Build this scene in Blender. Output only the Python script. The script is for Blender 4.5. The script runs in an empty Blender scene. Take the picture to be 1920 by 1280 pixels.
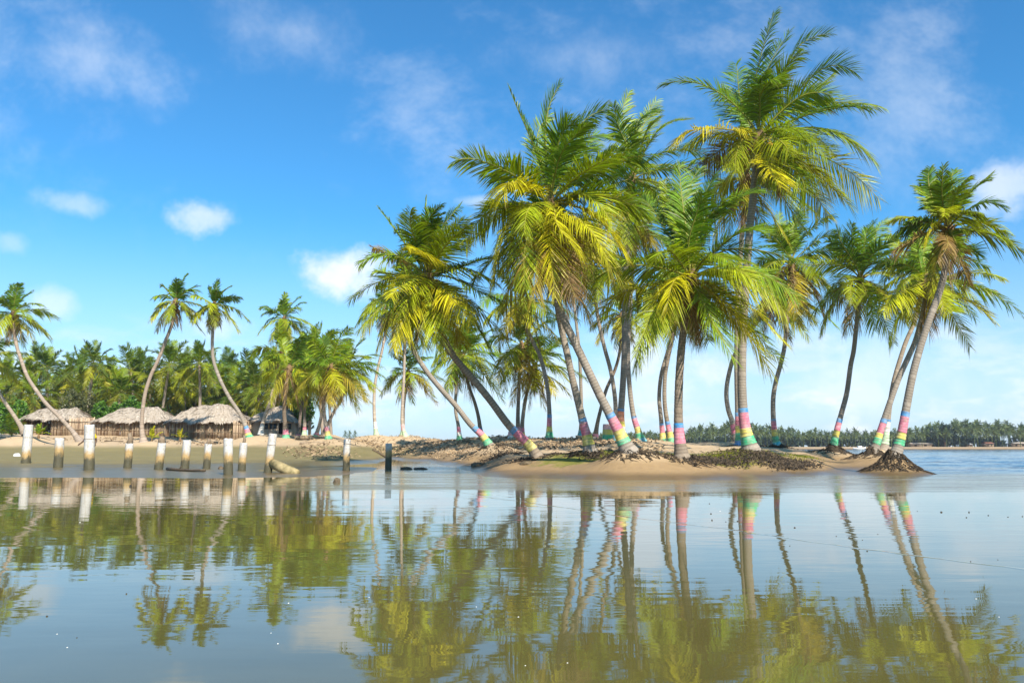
import bpy, math, random
import numpy as np
from mathutils import Vector, Matrix

# ---------------------------------------------------------------- camera, world, sun
SC = bpy.context.scene
COL = SC.collection
F = 1600.0                      # focal length in photo pixels (1920 wide)
CAMH = 0.9
PITCH = math.atan(198.0 / F)
cam = bpy.data.cameras.new('camera')
cam.sensor_width = 36.0
cam.lens = 36.0 * F / 1920.0
cam.clip_start = 0.05
cam.clip_end = 9000
camo = bpy.data.objects.new('camera', cam)
camo.location = (0, 0, CAMH)
camo.rotation_euler = (math.pi / 2 + PITCH, 0, 0)
COL.objects.link(camo)
SC.camera = camo

SUN_EL = math.radians(40)
SUN_DIR = Vector((0.46 * math.cos(SUN_EL), -0.888 * math.cos(SUN_EL), math.sin(SUN_EL)))
sun = bpy.data.lights.new('sun', 'SUN')
sun.energy = 5.0
sun.angle = math.radians(0.5)
sun.color = (1.0, 0.93, 0.82)
suno = bpy.data.objects.new('sun', sun)
suno.rotation_euler = SUN_DIR.to_track_quat('Z', 'Y').to_euler()
COL.objects.link(suno)

vs = SC.view_settings
vs.view_transform = 'Standard'
vs.look = 'None'
vs.exposure = 0.66
vs.gamma = 1.0
SC.cycles.max_bounces = 5
SC.cycles.diffuse_bounces = 2
SC.cycles.glossy_bounces = 3
SC.cycles.transmission_bounces = 3
SC.cycles.transparent_max_bounces = 4
SC.cycles.use_denoising = True
SC.cycles.caustics_reflective = False
SC.cycles.caustics_refractive = False


def ray(px, py):
    a = (px - 960.0) / F
    b = -(py - 640.0) / F
    return np.array([a, math.cos(PITCH) - b * math.sin(PITCH), math.sin(PITCH) + b * math.cos(PITCH)])


def at(px, py, Y):
    d = ray(px, py)
    k = Y / d[1]
    return np.array([d[0] * k, Y, CAMH + d[2] * k])


class NG:
    """tiny node-graph helper"""
    def __init__(s, nt):
        s.nt = nt
        s.n = nt.nodes
        s.l = nt.links

    def node(s, t, **kw):
        nd = s.n.new(t)
        for k, v in kw.items():
            setattr(nd, k, v)
        return nd

    def put(s, sock, v):
        if isinstance(v, bpy.types.NodeSocket):
            s.l.new(v, sock)
        elif v is not None:
            sock.default_value = v

    def math(s, op, a, b=None, c=None, clamp=False):
        nd = s.node('ShaderNodeMath', operation=op)
        nd.use_clamp = clamp
        for i, v in enumerate((a, b, c)):
            if v is not None:
                s.put(nd.inputs[i], v)
        return nd.outputs[0]

    def ramp(s, v, lo, hi, o0=0.0, o1=1.0):
        nd = s.node('ShaderNodeMapRange', interpolation_type='SMOOTHSTEP')
        s.put(nd.inputs['Value'], v)
        for k, x in (('From Min', lo), ('From Max', hi), ('To Min', o0), ('To Max', o1)):
            s.put(nd.inputs[k], x)
        return nd.outputs['Result']

    def noise(s, vec, scale, detail=4, rough=0.55, out='Fac', dist=0.0):
        nd = s.node('ShaderNodeTexNoise')
        if vec is not None:
            s.put(nd.inputs['Vector'], vec)
        nd.inputs['Scale'].default_value = scale
        nd.inputs['Detail'].default_value = detail
        nd.inputs['Roughness'].default_value = rough
        nd.inputs['Distortion'].default_value = dist
        return nd.outputs[out]

    def mapv(s, vec, sc=(1, 1, 1), rot=(0, 0, 0), loc=(0, 0, 0)):
        nd = s.node('ShaderNodeMapping')
        s.put(nd.inputs['Vector'], vec)
        nd.inputs['Scale'].default_value = sc
        nd.inputs['Rotation'].default_value = rot
        nd.inputs['Location'].default_value = loc
        return nd.outputs[0]

    def mix(s, f, a, b, blend='MIX'):
        nd = s.node('ShaderNodeMix', data_type='RGBA', blend_type=blend)
        s.put(nd.inputs['Factor'], f)
        for sock, v in ((nd.inputs[6], a), (nd.inputs[7], b)):
            if not isinstance(v, bpy.types.NodeSocket):
                v = tuple(v) + (1,) if len(v) == 3 else v
            s.put(sock, v)
        return nd.outputs[2]


world = bpy.data.worlds.new('World')
SC.world = world
world.use_nodes = True
world.node_tree.nodes.clear()
g = NG(world.node_tree)
sky = g.node('ShaderNodeTexSky', sky_type='NISHITA')
sky.sun_disc = False
sky.sun_elevation = SUN_EL
sky.sun_rotation = math.atan2(SUN_DIR.x, SUN_DIR.y)
sky.altitude = 0
sky.air_density = 1.0
sky.dust_density = 0.6
sky.ozone_density = 2.2
SKY_STRENGTH = 0.098
tint = g.mix(1.0, sky.outputs[0], (0.36, 0.94, 1.26), 'MULTIPLY')
tc = g.node('ShaderNodeTexCoord')
D = tc.outputs['Generated']
sx = g.node('ShaderNodeSeparateXYZ')
g.put(sx.inputs[0], D)
az = g.math('ARCTAN2', sx.outputs[0], sx.outputs[1])
el = g.math('ARCSINE', sx.outputs[2])
nA = g.noise(D, 8.5, 5, 0.66)
nbr = g.math('MULTIPLY_ADD', nA, 2.6, -0.3)
cv = g.node('ShaderNodeCombineXYZ')
g.put(cv.inputs[0], az)
g.put(cv.inputs[1], el)
clouds = None
for (cx, cy, rx, ry, amt, soft) in [
        (632, 512, 88, 54, .9, .95), (388, 410, 84, 46, .62, .8), (108, 568, 52, 36, .5, .9), (140, 385, 66, 28, .38, .9),
        (1908, 348, 70, 66, .6, .9), (190, 110, 185, 95, .40, 1.5), (560, 60, 230, 80, .30, 1.7), (1340, 690, 110, 60, .8, .9), (1250, 740, 420, 90, .5, 1.3), (1620, 700, 300, 90, .5, 1.3), (860, 760, 260, 60, .4, 1.3),
        (1500, 650, 110, 48, .6, .8), (890, 378, 60, 16, .4, .9), (395, 610, 80, 40, .5, .9), (1790, 622, 90, 26, .5, .9),
        (1060, 110, 280, 90, .28, 1.7), (1200, 660, 60, 60, .6, .8), (1600, 730, 120, 40, .5, .9), (20, 455, 40, 24, .3, 1.)]:
    r = ray(cx, cy)
    a0 = math.atan2(r[0], r[1])
    e0 = math.asin(r[2] / np.linalg.norm(r))
    va = g.node('ShaderNodeVectorMath', operation='MULTIPLY_ADD')
    g.put(va.inputs[0], cv.outputs[0])
    va.inputs[1].default_value = (F / rx, F / ry, 0)
    va.inputs[2].default_value = (-a0 * F / rx, -e0 * F / ry, 0)
    vl = g.node('ShaderNodeVectorMath', operation='LENGTH')
    g.put(vl.inputs[0], va.outputs[0])
    m = g.math('SUBTRACT', nbr, vl.outputs['Value'])
    m = g.ramp(m, 0.0, soft, 0.0, amt)
    clouds = m if clouds is None else g.math('MAXIMUM', clouds, m)
# low haze band of small clouds all round the horizon, thin high veil everywhere
nb = g.noise(g.mapv(D, (1, 1, 2.6)), 9.0, 4, 0.6)
low = g.math('MULTIPLY', g.ramp(nb, 0.44, 0.66), g.ramp(el, 0.17, 0.03))
low = g.math('MULTIPLY', low, 0.9)
hz = g.ramp(el, 0.27, -0.02, 0.0, 0.72)
nc = g.noise(g.mapv(D, (1, 2.2, 1.4), (0.3, 0.2, 0.5)), 3.2, 6, 0.68)
veil = g.math('MULTIPLY', g.ramp(nc, 0.46, 0.80), 0.38)
veil = g.math('MULTIPLY', veil, g.ramp(el, 0.14, 0.36))
allc = g.math('MAXIMUM', g.math('MAXIMUM', clouds, low), veil)
base = g.mix(hz, tint, (5.7, 6.2, 7.1))
ccol = g.mix(g.ramp(nA, 0.35, 0.65), (5.7, 6.5, 7.5), (7.2, 7.5, 7.9))
final = g.mix(allc, base, ccol)
bg = g.node('ShaderNodeBackground')
g.put(bg.inputs[0], final)
bg.inputs[1].default_value = SKY_STRENGTH
world.cycles.sampling_method = 'NONE'
wo = g.node('ShaderNodeOutputWorld')
g.put(wo.inputs[0], bg.outputs[0])

# ---------------------------------------------------------------- helpers
RNG = np.random.default_rng(7)
random.seed(7)


def newmat(name):
    m = bpy.data.materials.new(name)
    m.use_nodes = True
    m.node_tree.nodes.clear()
    G = NG(m.node_tree)
    out = G.node('ShaderNodeOutputMaterial')
    return m, G, out


def principled(G, out, color, rough=0.8, spec=0.3, normal=None, ior=None):
    p = G.node('ShaderNodeBsdfPrincipled')
    if not isinstance(color, bpy.types.NodeSocket):
        color = tuple(color) + (1,) if len(color) == 3 else color
    G.put(p.inputs['Base Color'], color)
    G.put(p.inputs['Roughness'], rough)
    G.put(p.inputs['Specular IOR Level'], spec)
    if ior:
        p.inputs['IOR'].default_value = ior
    if normal is not None:
        G.put(p.inputs['Normal'], normal)
    if out is not None:
        G.l.new(p.outputs[0], out.inputs[0])
    return p


def bump(G, h, dist=1.0, strength=1.0):
    b = G.node('ShaderNodeBump')
    b.inputs['Distance'].default_value = dist
    G.put(b.inputs['Strength'], strength)
    G.put(b.inputs['Height'], h)
    return b.outputs[0]


def tri_mesh(name, verts, tris, mats=None, smooth=False, attrs=None):
    """fast mesh from numpy triangles"""
    me = bpy.data.meshes.new(name)
    verts = np.asarray(verts, dtype=np.float32)
    tris = np.asarray(tris, dtype=np.int32)
    me.vertices.add(len(verts))
    me.vertices.foreach_set('co', verts.ravel())
    me.loops.add(tris.size)
    me.loops.foreach_set('vertex_index', tris.ravel())
    me.polygons.add(len(tris))
    me.polygons.foreach_set('loop_start', np.arange(0, tris.size, 3, dtype=np.int32))
    if smooth:
        me.polygons.foreach_set('use_smooth', np.ones(len(tris), dtype=bool))
    if attrs:
        for k, v in attrs.items():
            a = me.attributes.new(k, 'FLOAT', 'POINT')
            a.data.foreach_set('value', np.asarray(v, dtype=np.float32))
    me.update(calc_edges=True)
    if mats is not None:
        me.materials.append(mats)
    return me


class MB:
    def __init__(s):
        s.v = []
        s.f = []

    def tube(s, pts, radii, sides=6, cap=True):
        pts = [np.asarray(p, float) for p in pts]
        n = len(pts)
        b0 = len(s.v)
        prev = None
        for i in range(n):
            t = pts[min(i + 1, n - 1)] - pts[max(i - 1, 0)]
            t = t / (np.linalg.norm(t) + 1e-9)
            if prev is None:
                ref = np.array([1.0, 0, 0]) if abs(t[0]) < .9 else np.array([0, 1.0, 0])
                a = np.cross(t, ref)
            else:
                a = prev - t * np.dot(prev, t)
            a /= np.linalg.norm(a) + 1e-9
            prev = a
            b = np.cross(t, a)
            r = radii[i] if hasattr(radii, '__len__') else radii
            for k in range(sides):
                an = 2 * math.pi * k / sides
                s.v.append(pts[i] + r * (math.cos(an) * a + math.sin(an) * b))
        for i in range(n - 1):
            for k in range(sides):
                k2 = (k + 1) % sides
                q = (b0 + i * sides + k, b0 + i * sides + k2, b0 + (i + 1) * sides + k2, b0 + (i + 1) * sides + k)
                s.f += [(q[0], q[1], q[2]), (q[0], q[2], q[3])]
        if cap:
            for e, o in ((0, b0), (1, b0 + (n - 1) * sides)):
                c = len(s.v)
                s.v.append(pts[0] if e == 0 else pts[-1])
                for k in range(sides):
                    k2 = (k + 1) % sides
                    s.f.append((c, o + k2, o + k) if e == 0 else (c, o + k, o + k2))

    def box(s, c, size, rz=0.0, tilt=None):
        hx, hy, hz_ = [x / 2 for x in size]
        b0 = len(s.v)
        R = Matrix.Rotation(rz, 3, 'Z')
        if tilt is not None:
            R = R @ tilt
        for sx_ in (-1, 1):
            for sy_ in (-1, 1):
                for sz_ in (-1, 1):
                    s.v.append(np.array(c) + np.array(R @ Vector((sx_ * hx, sy_ * hy, sz_ * hz_))))
        for q in ((0, 1, 3, 2), (4, 6, 7, 5), (0, 4, 5, 1), (2, 3, 7, 6), (0, 2, 6, 4), (1, 5, 7, 3)):
            s.f += [(b0 + q[0], b0 + q[1], b0 + q[2]), (b0 + q[0], b0 + q[2], b0 + q[3])]

    def quad(s, a, b, c, d):
        b0 = len(s.v)
        s.v += [np.asarray(x, float) for x in (a, b, c, d)]
        s.f += [(b0, b0 + 1, b0 + 2), (b0, b0 + 2, b0 + 3)]

    def build(s, name, mat, parent=None, loc=None, smooth=False):
        off = np.zeros(3) if loc is None else np.asarray(loc, float)
        me = tri_mesh(name, np.array(s.v) - off, s.f, mat, smooth)
        o = bpy.data.objects.new(name, me)
        COL.objects.link(o)
        place(o, off, parent)
        return o


def place(o, worldloc, parent=None):
    w = np.asarray(worldloc, float)
    if parent is not None:
        p = parent
        base = np.zeros(3)
        while p is not None:
            base += np.array(p.location)
            p = p.parent
        o.parent = parent
        o.location = w - base
    else:
        o.location = w


def empty(name, loc, label, cat, group=None):
    o = bpy.data.objects.new(name, None)
    COL.objects.link(o)
    o.location = loc
    tag(o, label, cat, group)
    return o


def tag(o, label=None, cat=None, group=None, kind=None):
    if label:
        o['label'] = label
    if cat:
        o['category'] = cat
    if group:
        o['group'] = group
    if kind:
        o['kind'] = kind
    return o


def hash2(ix, iy, seed):
    h = (ix.astype(np.int64) * 374761393 + iy.astype(np.int64) * 668265263 + seed * 1442695041) & 0xffffffff
    h = ((h ^ (h >> 13)) * 1274126177) & 0xffffffff
    return ((h ^ (h >> 16)) & 0xffff) / 65535.0


def vnoise(x, y, seed=0):
    x = np.asarray(x, float)
    y = np.asarray(y, float)
    ix = np.floor(x)
    iy = np.floor(y)
    fx = x - ix
    fy = y - iy
    fx = fx * fx * (3 - 2 * fx)
    fy = fy * fy * (3 - 2 * fy)
    a = hash2(ix, iy, seed)
    b = hash2(ix + 1, iy, seed)
    c = hash2(ix, iy + 1, seed)
    d = hash2(ix + 1, iy + 1, seed)
    return (a * (1 - fx) + b * fx) * (1 - fy) + (c * (1 - fx) + d * fx) * fy - 0.5


def fbm(x, y, seed=0, n=4):
    s = 0
    a = 1.0
    for i in range(n):
        s = s + a * vnoise(x * 2 ** i, y * 2 ** i, seed + i)
        a *= 0.5
    return s


# ---------------------------------------------------------------- terrain (depth, height) profiles per bearing
PROF = {
    -600: [(20, -.06), (26, 0), (33, .05), (38, .14), (60, .45), (68, .9), (72, 1.4), (80, 2.0), (100, 2.3), (400, 3)],
    0:    [(20, -.06), (26, 0), (33, .05), (38, .14), (60, .45), (68, .9), (72, 1.4), (80, 2.0), (100, 2.3), (400, 3)],
    200:  [(20, -.06), (25.5, 0), (33, .06), (38, .10), (60, .45), (68, .9), (73, 1.4), (80, 1.95), (100, 2.3), (400, 3)],
    400:  [(20, -.06), (25, 0), (30, .045), (35, .02), (40, .06), (50, .3), (60, .6), (68, 1.0), (74, 1.5), (82, 1.95), (100, 2.1), (130, 2.1), (180, 1)],
    540:  [(20, -.06), (26, 0), (29, .03), (33, .0), (40, .03), (48, .16), (56, .5), (63, 1.05), (72, 1.55), (82, 1.8), (100, 1.9), (130, 1.2), (180, -1)],
    620:  [(20, -.06), (28, 0), (32, .04), (35, .035), (42, .0), (50, .12), (57, .55), (64, 1.15), (72, 1.6), (82, 1.7), (95, 1.0), (110, -.5), (130, -1)],
    690:  [(20, -.06), (29, -.01), (33, .02), (36, .02), (44, -.01), (56, .08), (62, .35), (70, .95), (78, 1.55), (84, 1.7), (95, 1.0), (110, -.5), (130, -1)],
    735:  [(20, -.06), (40, -.05), (66, -.02), (70, .1), (75, .7), (80, 1.4), (84, 1.68), (90, 1.6), (102, .3), (115, -1)],
    800:  [(20, -.06), (45, -.05), (57, 0), (62, .34), (70, .8), (76, 1.3), (81, 1.6), (88, 1.5), (100, .3), (115, -1)],
    850:  [(20, -.06), (38, -.03), (43, 0), (48, .14), (56, .42), (64, .9), (72, 1.4), (80, 1.45), (95, .2), (110, -1)],
    885:  [(20, -.06), (31, -.015), (34, .02), (38, .10), (46, .25), (54, .52), (62, .95), (69, 1.38), (78, 1.4), (92, 0), (105, -1)],
    960:  [(20, -.06), (22.6, -.016), (26.3, 0), (28, .15), (30, .3), (33, .48), (42, .66), (52, .95), (60, 1.3), (66, 1.4), (80, .4), (95, -1)],
    1100: [(20, -.06), (22.6, -.016), (25.6, 0), (27, .17), (29, .47), (31, .66), (45, .95), (54, 1.28), (62, 1.3), (76, .2), (92, -1)],
    1200: [(20, -.06), (22.6, -.016), (25.4, 0), (26.6, .16), (28, .38), (31, .62), (40, .82), (50, 1.1), (56, 1.12), (70, .1), (85, -1)],
    1280: [(20, -.06), (22.6, -.016), (25.3, 0), (26.3, .17), (27.5, .36), (30, .55), (36, .74), (46, .92), (52, .92), (66, 0), (80, -1)],
    1400: [(20, -.06), (22.6, -.016), (26, 0), (27.5, .18), (29, .39), (31, .6), (36, .76), (43, .82), (50, .68), (60, -.2), (70, -1)],
    1500: [(20, -.06), (22.6, -.016), (28.6, 0), (30, .19), (33, .38), (38, .56), (44, .66), (50, .5), (58, -.25), (70, -1)],
    1570: [(20, -.06), (22.6, -.016), (30.6, 0), (34, .18), (40, .36), (44, .4), (48, .1), (55, -.4), (70, -1)],
    1640: [(20, -.06), (22.6, -.016), (30.6, 0), (34, .22), (37, .36), (42, .2), (46, -.2), (60, -1)],
    1690: [(20, -.06), (28, -.03), (29.5, .0), (31, .05), (33, .05), (36, -.03), (40, -.3), (60, -1)],
    1722: [(20, -.06), (29, -.06), (33, -.05), (36, -.1), (60, -1)],
    1800: [(20, -.06), (30, -.05), (40, -.3), (60, -1)],
    2600: [(20, -.06), (30, -.08), (40, -.4), (60, -1)],
}
PCOL = sorted(PROF)
PU = np.array([(p - 960) / F for p in PCOL])
MOUNDS = []          # (x, y, dz, radius)


def H0(X, Y):
    X = np.asarray(X, float)
    Y = np.asarray(Y, float)
    Yc = np.maximum(Y, 1.0)
    u = np.clip(X / Yc, PU[0], PU[-1] - 1e-6)
    idx = np.clip(np.searchsorted(PU, u, side='right') - 1, 0, len(PU) - 2)
    Z = np.stack([np.interp(Yc, [d for d, z in PROF[p]], [z for d, z in PROF[p]]) for p in PCOL])
    lo = np.take_along_axis(Z, idx[None, ...], 0)[0]
    hi = np.take_along_axis(Z, (idx + 1)[None, ...], 0)[0]
    t = (u - PU[idx]) / (PU[idx + 1] - PU[idx])
    t = t * t * (3 - 2 * t)
    z = lo * (1 - t) + hi * t
    # natural unevenness, small near the water line, larger on the dry bank
    amp = np.clip((z - 0.02) * .35, 0.0, .22)
    z = z + amp * fbm(X * .35, Y * .22, 3, 4) + 0.022 * fbm(X * .16 + 4, Y * .45, 11, 4) * np.clip((Y - 21) / 4, 0, 1)
    # trampled, wind-blown small relief above the wash line
    z = z + np.clip((z - .04) * .5, 0, .05) * (fbm(X * 1.7, Y * 1.7, 23, 3) + .5 * np.abs(fbm(X * .8, Y * 2.4, 29, 2)))
    return z


def H(X, Y):
    z = H0(X, Y)
    X = np.asarray(X, float)
    Y = np.asarray(Y, float)
    for (mx, my, dz, r) in MOUNDS:
        z = z + dz * np.exp(-((X - mx) ** 2 + (Y - my) ** 2) / (r * r))
    return z


def hz1(x, y):
    return float(H(np.array([x]), np.array([y]))[0])


def ground_hit(px, py, y0=20., y1=160.):
    ys = np.arange(y0, y1, .1)
    d = ray(px, py)
    k = ys / d[1]
    xs = d[0] * k
    zs = CAMH + d[2] * k
    below = np.nonzero(zs <= np.maximum(H(xs, ys), 0.0))[0]
    i = below[0] if len(below) else len(ys) - 1
    return np.array([xs[i], ys[i], max(float(H(xs[i:i + 1], ys[i:i + 1])[0]), 0.0)])


# ---------------------------------------------------------------- materials
def mat_sand():
    m, G, out = newmat('sand')
    geo = G.node('ShaderNodeNewGeometry')
    P = geo.outputs['Position']
    sp = G.node('ShaderNodeSeparateXYZ')
    G.put(sp.inputs[0], P)
    n1 = G.noise(P, 0.35, 6, 0.6)
    n2 = G.noise(P, 3.0, 6, 0.65)
    n3 = G.noise(P, 60.0, 3, 0.7)
    wetn = G.math('ADD', sp.outputs[2], G.math('MULTIPLY', G.math('SUBTRACT', n1, 0.5), 0.22))
    dry = G.mix(n2, (0.42, 0.295, 0.17), (0.60, 0.445, 0.275))
    damp = G.mix(n2, (0.24, 0.155, 0.075), (0.36, 0.24, 0.12))
    algae = G.mix(n1, (0.17, 0.145, 0.055), (0.25, 0.20, 0.085))
    left = G.ramp(G.math('ADD', sp.outputs[0], G.math('MULTIPLY', n1, 3)), -4.0, -9.0)
    dampc = G.mix(left, damp, algae)
    wet = G.mix(left, (0.135, 0.088, 0.042), (0.135, 0.105, 0.048))
    thr = G.math('ADD', 0.50, G.math('MULTIPLY', left, 0.42))
    f1 = G.ramp(G.math('SUBTRACT', wetn, thr), -0.12, 0.22)
    c = G.mix(f1, dampc, dry)
    f2 = G.ramp(wetn, 0.24, 0.03)
    c = G.mix(f2, c, wet)
    c = G.mix(G.math('MULTIPLY', G.ramp(n3, .35, .75), 0.22), c, (0.16, 0.11, 0.06))
    # mossy patch of growth between the front palms
    vx = G.math('DIVIDE', G.math('SUBTRACT', sp.outputs[0], 4.6), 4.0)
    vy = G.math('DIVIDE', G.math('SUBTRACT', sp.outputs[1], 28.9), 1.9)
    md = G.math('ADD', G.math('ADD', G.math('MULTIPLY', vx, vx), G.math('MULTIPLY', vy, vy)), G.math('MULTIPLY', G.math('SUBTRACT', n2, .5), 1.6))
    c = G.mix(G.math('MULTIPLY', G.ramp(md, 1.1, .6), 0.9), c, G.mix(n2, (0.10, 0.11, 0.015), (0.26, 0.25, 0.03)))
    rough = G.math('SUBTRACT', 0.9, G.math('MULTIPLY', f2, 0.62))
    h = G.math('ADD', G.math('MULTIPLY', n2, 0.03), G.math('MULTIPLY', n3, 0.006))
    h = G.math('ADD', h, G.math('MULTIPLY', G.noise(G.mapv(P, (2.2, 5.0, 1)), 1.0, 4, .6), 0.05))
    bs = G.math('SUBTRACT', 1.0, G.math('MULTIPLY', f2, 0.9))
    principled(G, out, c, rough, 0.35, bump(G, h, 1.0, bs))
    return m


def mat_water():
    m, G, out = newmat('water')
    geo = G.node('ShaderNodeNewGeometry')
    P = geo.outputs['Position']
    sp = G.node('ShaderNodeSeparateXYZ')
    G.put(sp.inputs[0], P)
    X, Y = sp.outputs[0], sp.outputs[1]
    # open lagoon on the right and far beyond; sheltered film of water over sand elsewhere
    edge = G.math('ADD', Y, G.math('MULTIPLY', G.math('SUBTRACT', G.noise(G.mapv(P, (.12, .12, .12)), 1, 3), .5), 10))
    lag = G.math('MULTIPLY', G.ramp(edge, 25, 33), G.ramp(G.math('SUBTRACT', X, G.math('MULTIPLY', Y, 0.42)), 0, 2.0))
    lag = G.math('MAXIMUM', lag, G.ramp(Y, 78, 95))
    sand1 = G.noise(P, 1.1, 6, .65)
    speck = G.noise(P, 70, 3, .7)
    murk = G.mix(sand1, (0.082, 0.072, 0.020), (0.140, 0.118, 0.038))
    murk = G.mix(G.math('MULTIPLY', G.ramp(speck, .55, .8), .35), murk, (0.19, 0.16, 0.10))
    lagc = G.mix(G.ramp(G.noise(G.mapv(P, (.05, .16, 1)), 1.0, 5, .7), .45, .60), (0.015, 0.085, 0.15), (0.17, 0.15, 0.11))
    c = G.mix(lag, murk, lagc)
    r1 = G.noise(G.mapv(P, (.75, 2.0, 1), (0, 0, .12)), 1.0, 2, .5)
    r2 = G.noise(G.mapv(P, (2.4, 6.5, 1), (0, 0, -.10)), 1.0, 2, .55)
    r3 = G.noise(G.mapv(P, (.25, .9, 1)), 1.0, 3, .5)
    patch = G.ramp(G.noise(G.mapv(P, (.10, .3, 1)), 1.0, 3, .5), .36, .62)
    patch = G.math('ADD', .25, G.math('MULTIPLY', patch, .75))
    fade = G.ramp(Y, 2.0, 9.0, 0.35, 1.0)
    patch = G.math('MULTIPLY', patch, fade)
    small = G.math('ADD', G.math('MULTIPLY', r1, 0.0046), G.math('MULTIPLY', r2, 0.0015))
    small = G.math('MULTIPLY', small, patch)
    # grain of the wet sand showing through where the film is thinnest
    small = G.math('ADD', small, G.math('MULTIPLY', speck, 0.000012))
    w1 = G.noise(G.mapv(P, (.22, .6, 1), (0, 0, .2)), 1.0, 5, .6)
    big = G.math('MULTIPLY', G.math('ADD', w1, G.math('MULTIPLY', r1, .3)), G.math('MULTIPLY', lag, G.ramp(G.noise(G.mapv(P, (.03, .16, 1)), 1.0, 3, .6), .35, .65, .04, .22)))
    ls = G.math('ADD', G.math('SUBTRACT', G.math('ADD', Y, G.math('MULTIPLY', X, 2.2)), 15.6), G.math('MULTIPLY', G.noise(P, .5, 3, .5), 1.6))
    line = G.math('MULTIPLY', G.math('POWER', 2.718, G.math('MULTIPLY', G.math('MULTIPLY', ls, ls), -420.0)), 0.0011)
    h = G.math('ADD', G.math('ADD', small, G.math('ADD', G.math('MULTIPLY', r3, .0022), line)), big)
    rough = G.math('ADD', 0.016, G.math('MULTIPLY', lag, 0.08))
    st = G.ramp(G.noise(G.mapv(P, (.22, 1.1, 1)), 1.0, 4, .6), .44, .62)
    ye = G.math('ADD', Y, G.math('MULTIPLY', G.math('SUBTRACT', G.noise(P, .3, 4, .6), .5), 5.0))
    shore = G.math('MULTIPLY', G.math('MULTIPLY', G.ramp(ye, 16.0, 19.5), G.ramp(X, -7.5, -3.5)), G.math('SUBTRACT', 1.0, lag))
    gran = G.math('MULTIPLY', shore, G.math('ADD', .45, G.math('MULTIPLY', st, .55)))
    rough = G.math('ADD', rough, G.math('MULTIPLY', gran, 0.27))
    c = G.mix(G.math('MULTIPLY', gran, .7), c, (0.235, 0.19, 0.125))
    p = principled(G, out, c, rough, 0.5, bump(G, h, 1.0, 1.0), ior=1.36)
    return m


def mat_frond():
    m, G, out = newmat('frond')
    oi = G.node('ShaderNodeObjectInfo')
    geo = G.node('ShaderNodeNewGeometry')
    at_ = G.node('ShaderNodeAttribute', attribute_name='age')
    ar = G.node('ShaderNodeAttribute', attribute_name='rachis')
    c = oi.outputs['Color']
    rnd = geo.outputs['Random Per Island']
    hsv = G.node('ShaderNodeHueSaturation')
    G.put(hsv.inputs['Color'], c)
    G.put(hsv.inputs['Value'], G.math('ADD', 0.48, G.math('MULTIPLY', rnd, 0.98)))
    G.put(hsv.inputs['Hue'], G.math('ADD', 0.488, G.math('MULTIPLY', rnd, 0.024)))
    c2 = G.mix(G.ramp(at_.outputs['Fac'], .80, 1.15), hsv.outputs[0], (0.33, 0.22, 0.085))
    c2 = G.mix(ar.outputs['Fac'], c2, G.mix(.55, c, (0.46, 0.37, 0.09)))
    p = principled(G, None, c2, 0.44, 0.38)
    tr = G.node('ShaderNodeBsdfTranslucent')
    tc2 = G.mix(1.0, c2, (1.25, 1.2, .5), 'MULTIPLY')
    G.put(tr.inputs[0], tc2)
    mx = G.node('ShaderNodeMixShader')
    mx.inputs[0].default_value = 0.36
    G.l.new(p.outputs[0], mx.inputs[1])
    G.l.new(tr.outputs[0], mx.inputs[2])
    G.l.new(mx.outputs[0], out.inputs[0])
    return m


def mat_leaf(name, c0, c1, trans=.3):
    m, G, out = newmat(name)
    geo = G.node('ShaderNodeNewGeometry')
    c = G.mix(geo.outputs['Random Per Island'], c0, c1)
    p = principled(G, None, c, 0.45, 0.4)
    tr = G.node('ShaderNodeBsdfTranslucent')
    G.put(tr.inputs[0], c)
    mx = G.node('ShaderNodeMixShader')
    mx.inputs[0].default_value = trans
    G.l.new(p.outputs[0], mx.inputs[1])
    G.l.new(tr.outputs[0], mx.inputs[2])
    G.l.new(mx.outputs[0], out.inputs[0])
    return m


def mat_trunk():
    m, G, out = newmat('palm_bark')
    oi = G.node('ShaderNodeObjectInfo')
    geo = G.node('ShaderNodeNewGeometry')
    ra = G.node('ShaderNodeAttribute', attribute_name='ring')
    P = geo.outputs['Position']
    n1 = G.noise(P, 2.0, 6, .6)
    n2 = G.noise(P, 14.0, 5, .7)
    c = G.mix(n1, (0.225, 0.185, 0.14), (0.41, 0.35, 0.285))
    c = G.mix(G.math('MULTIPLY', G.ramp(n2, .5, .75), .7), c, (0.50, 0.44, 0.37))
    c = G.mix(G.math('MULTIPLY', ra.outputs['Fac'], .55), c, (0.12, 0.095, 0.07))
    c = G.mix(1.0, c, oi.outputs['Color'], 'MULTIPLY')
    principled(G, out, c, .85, .25, bump(G, n2, .02, 1.0))
    return m


def mat_paint():
    m, G, out = newmat('trunk_paint')
    oi = G.node('ShaderNodeObjectInfo')
    geo = G.node('ShaderNodeNewGeometry')
    ra = G.node('ShaderNodeAttribute', attribute_name='ring')
    P = geo.outputs['Position']
    n1 = G.noise(P, 5.0, 6, .65)
    n2 = G.noise(G.mapv(P, (3, 3, 22)), 1.0, 5, .7)
    c = G.mix(G.math('MULTIPLY', G.ramp(n1, .35, .75), .45), oi.outputs['Color'], (0.72, 0.66, 0.57))
    c = G.mix(G.math('MULTIPLY', G.ramp(n2, .53, .64), .8), c, (0.27, 0.21, 0.15))
    c = G.mix(G.math('MULTIPLY', ra.outputs['Fac'], .35), c, (0.16, 0.12, 0.09))
    principled(G, out, c, .7, .3, bump(G, n2, .02, 1.0))
    return m


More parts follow.
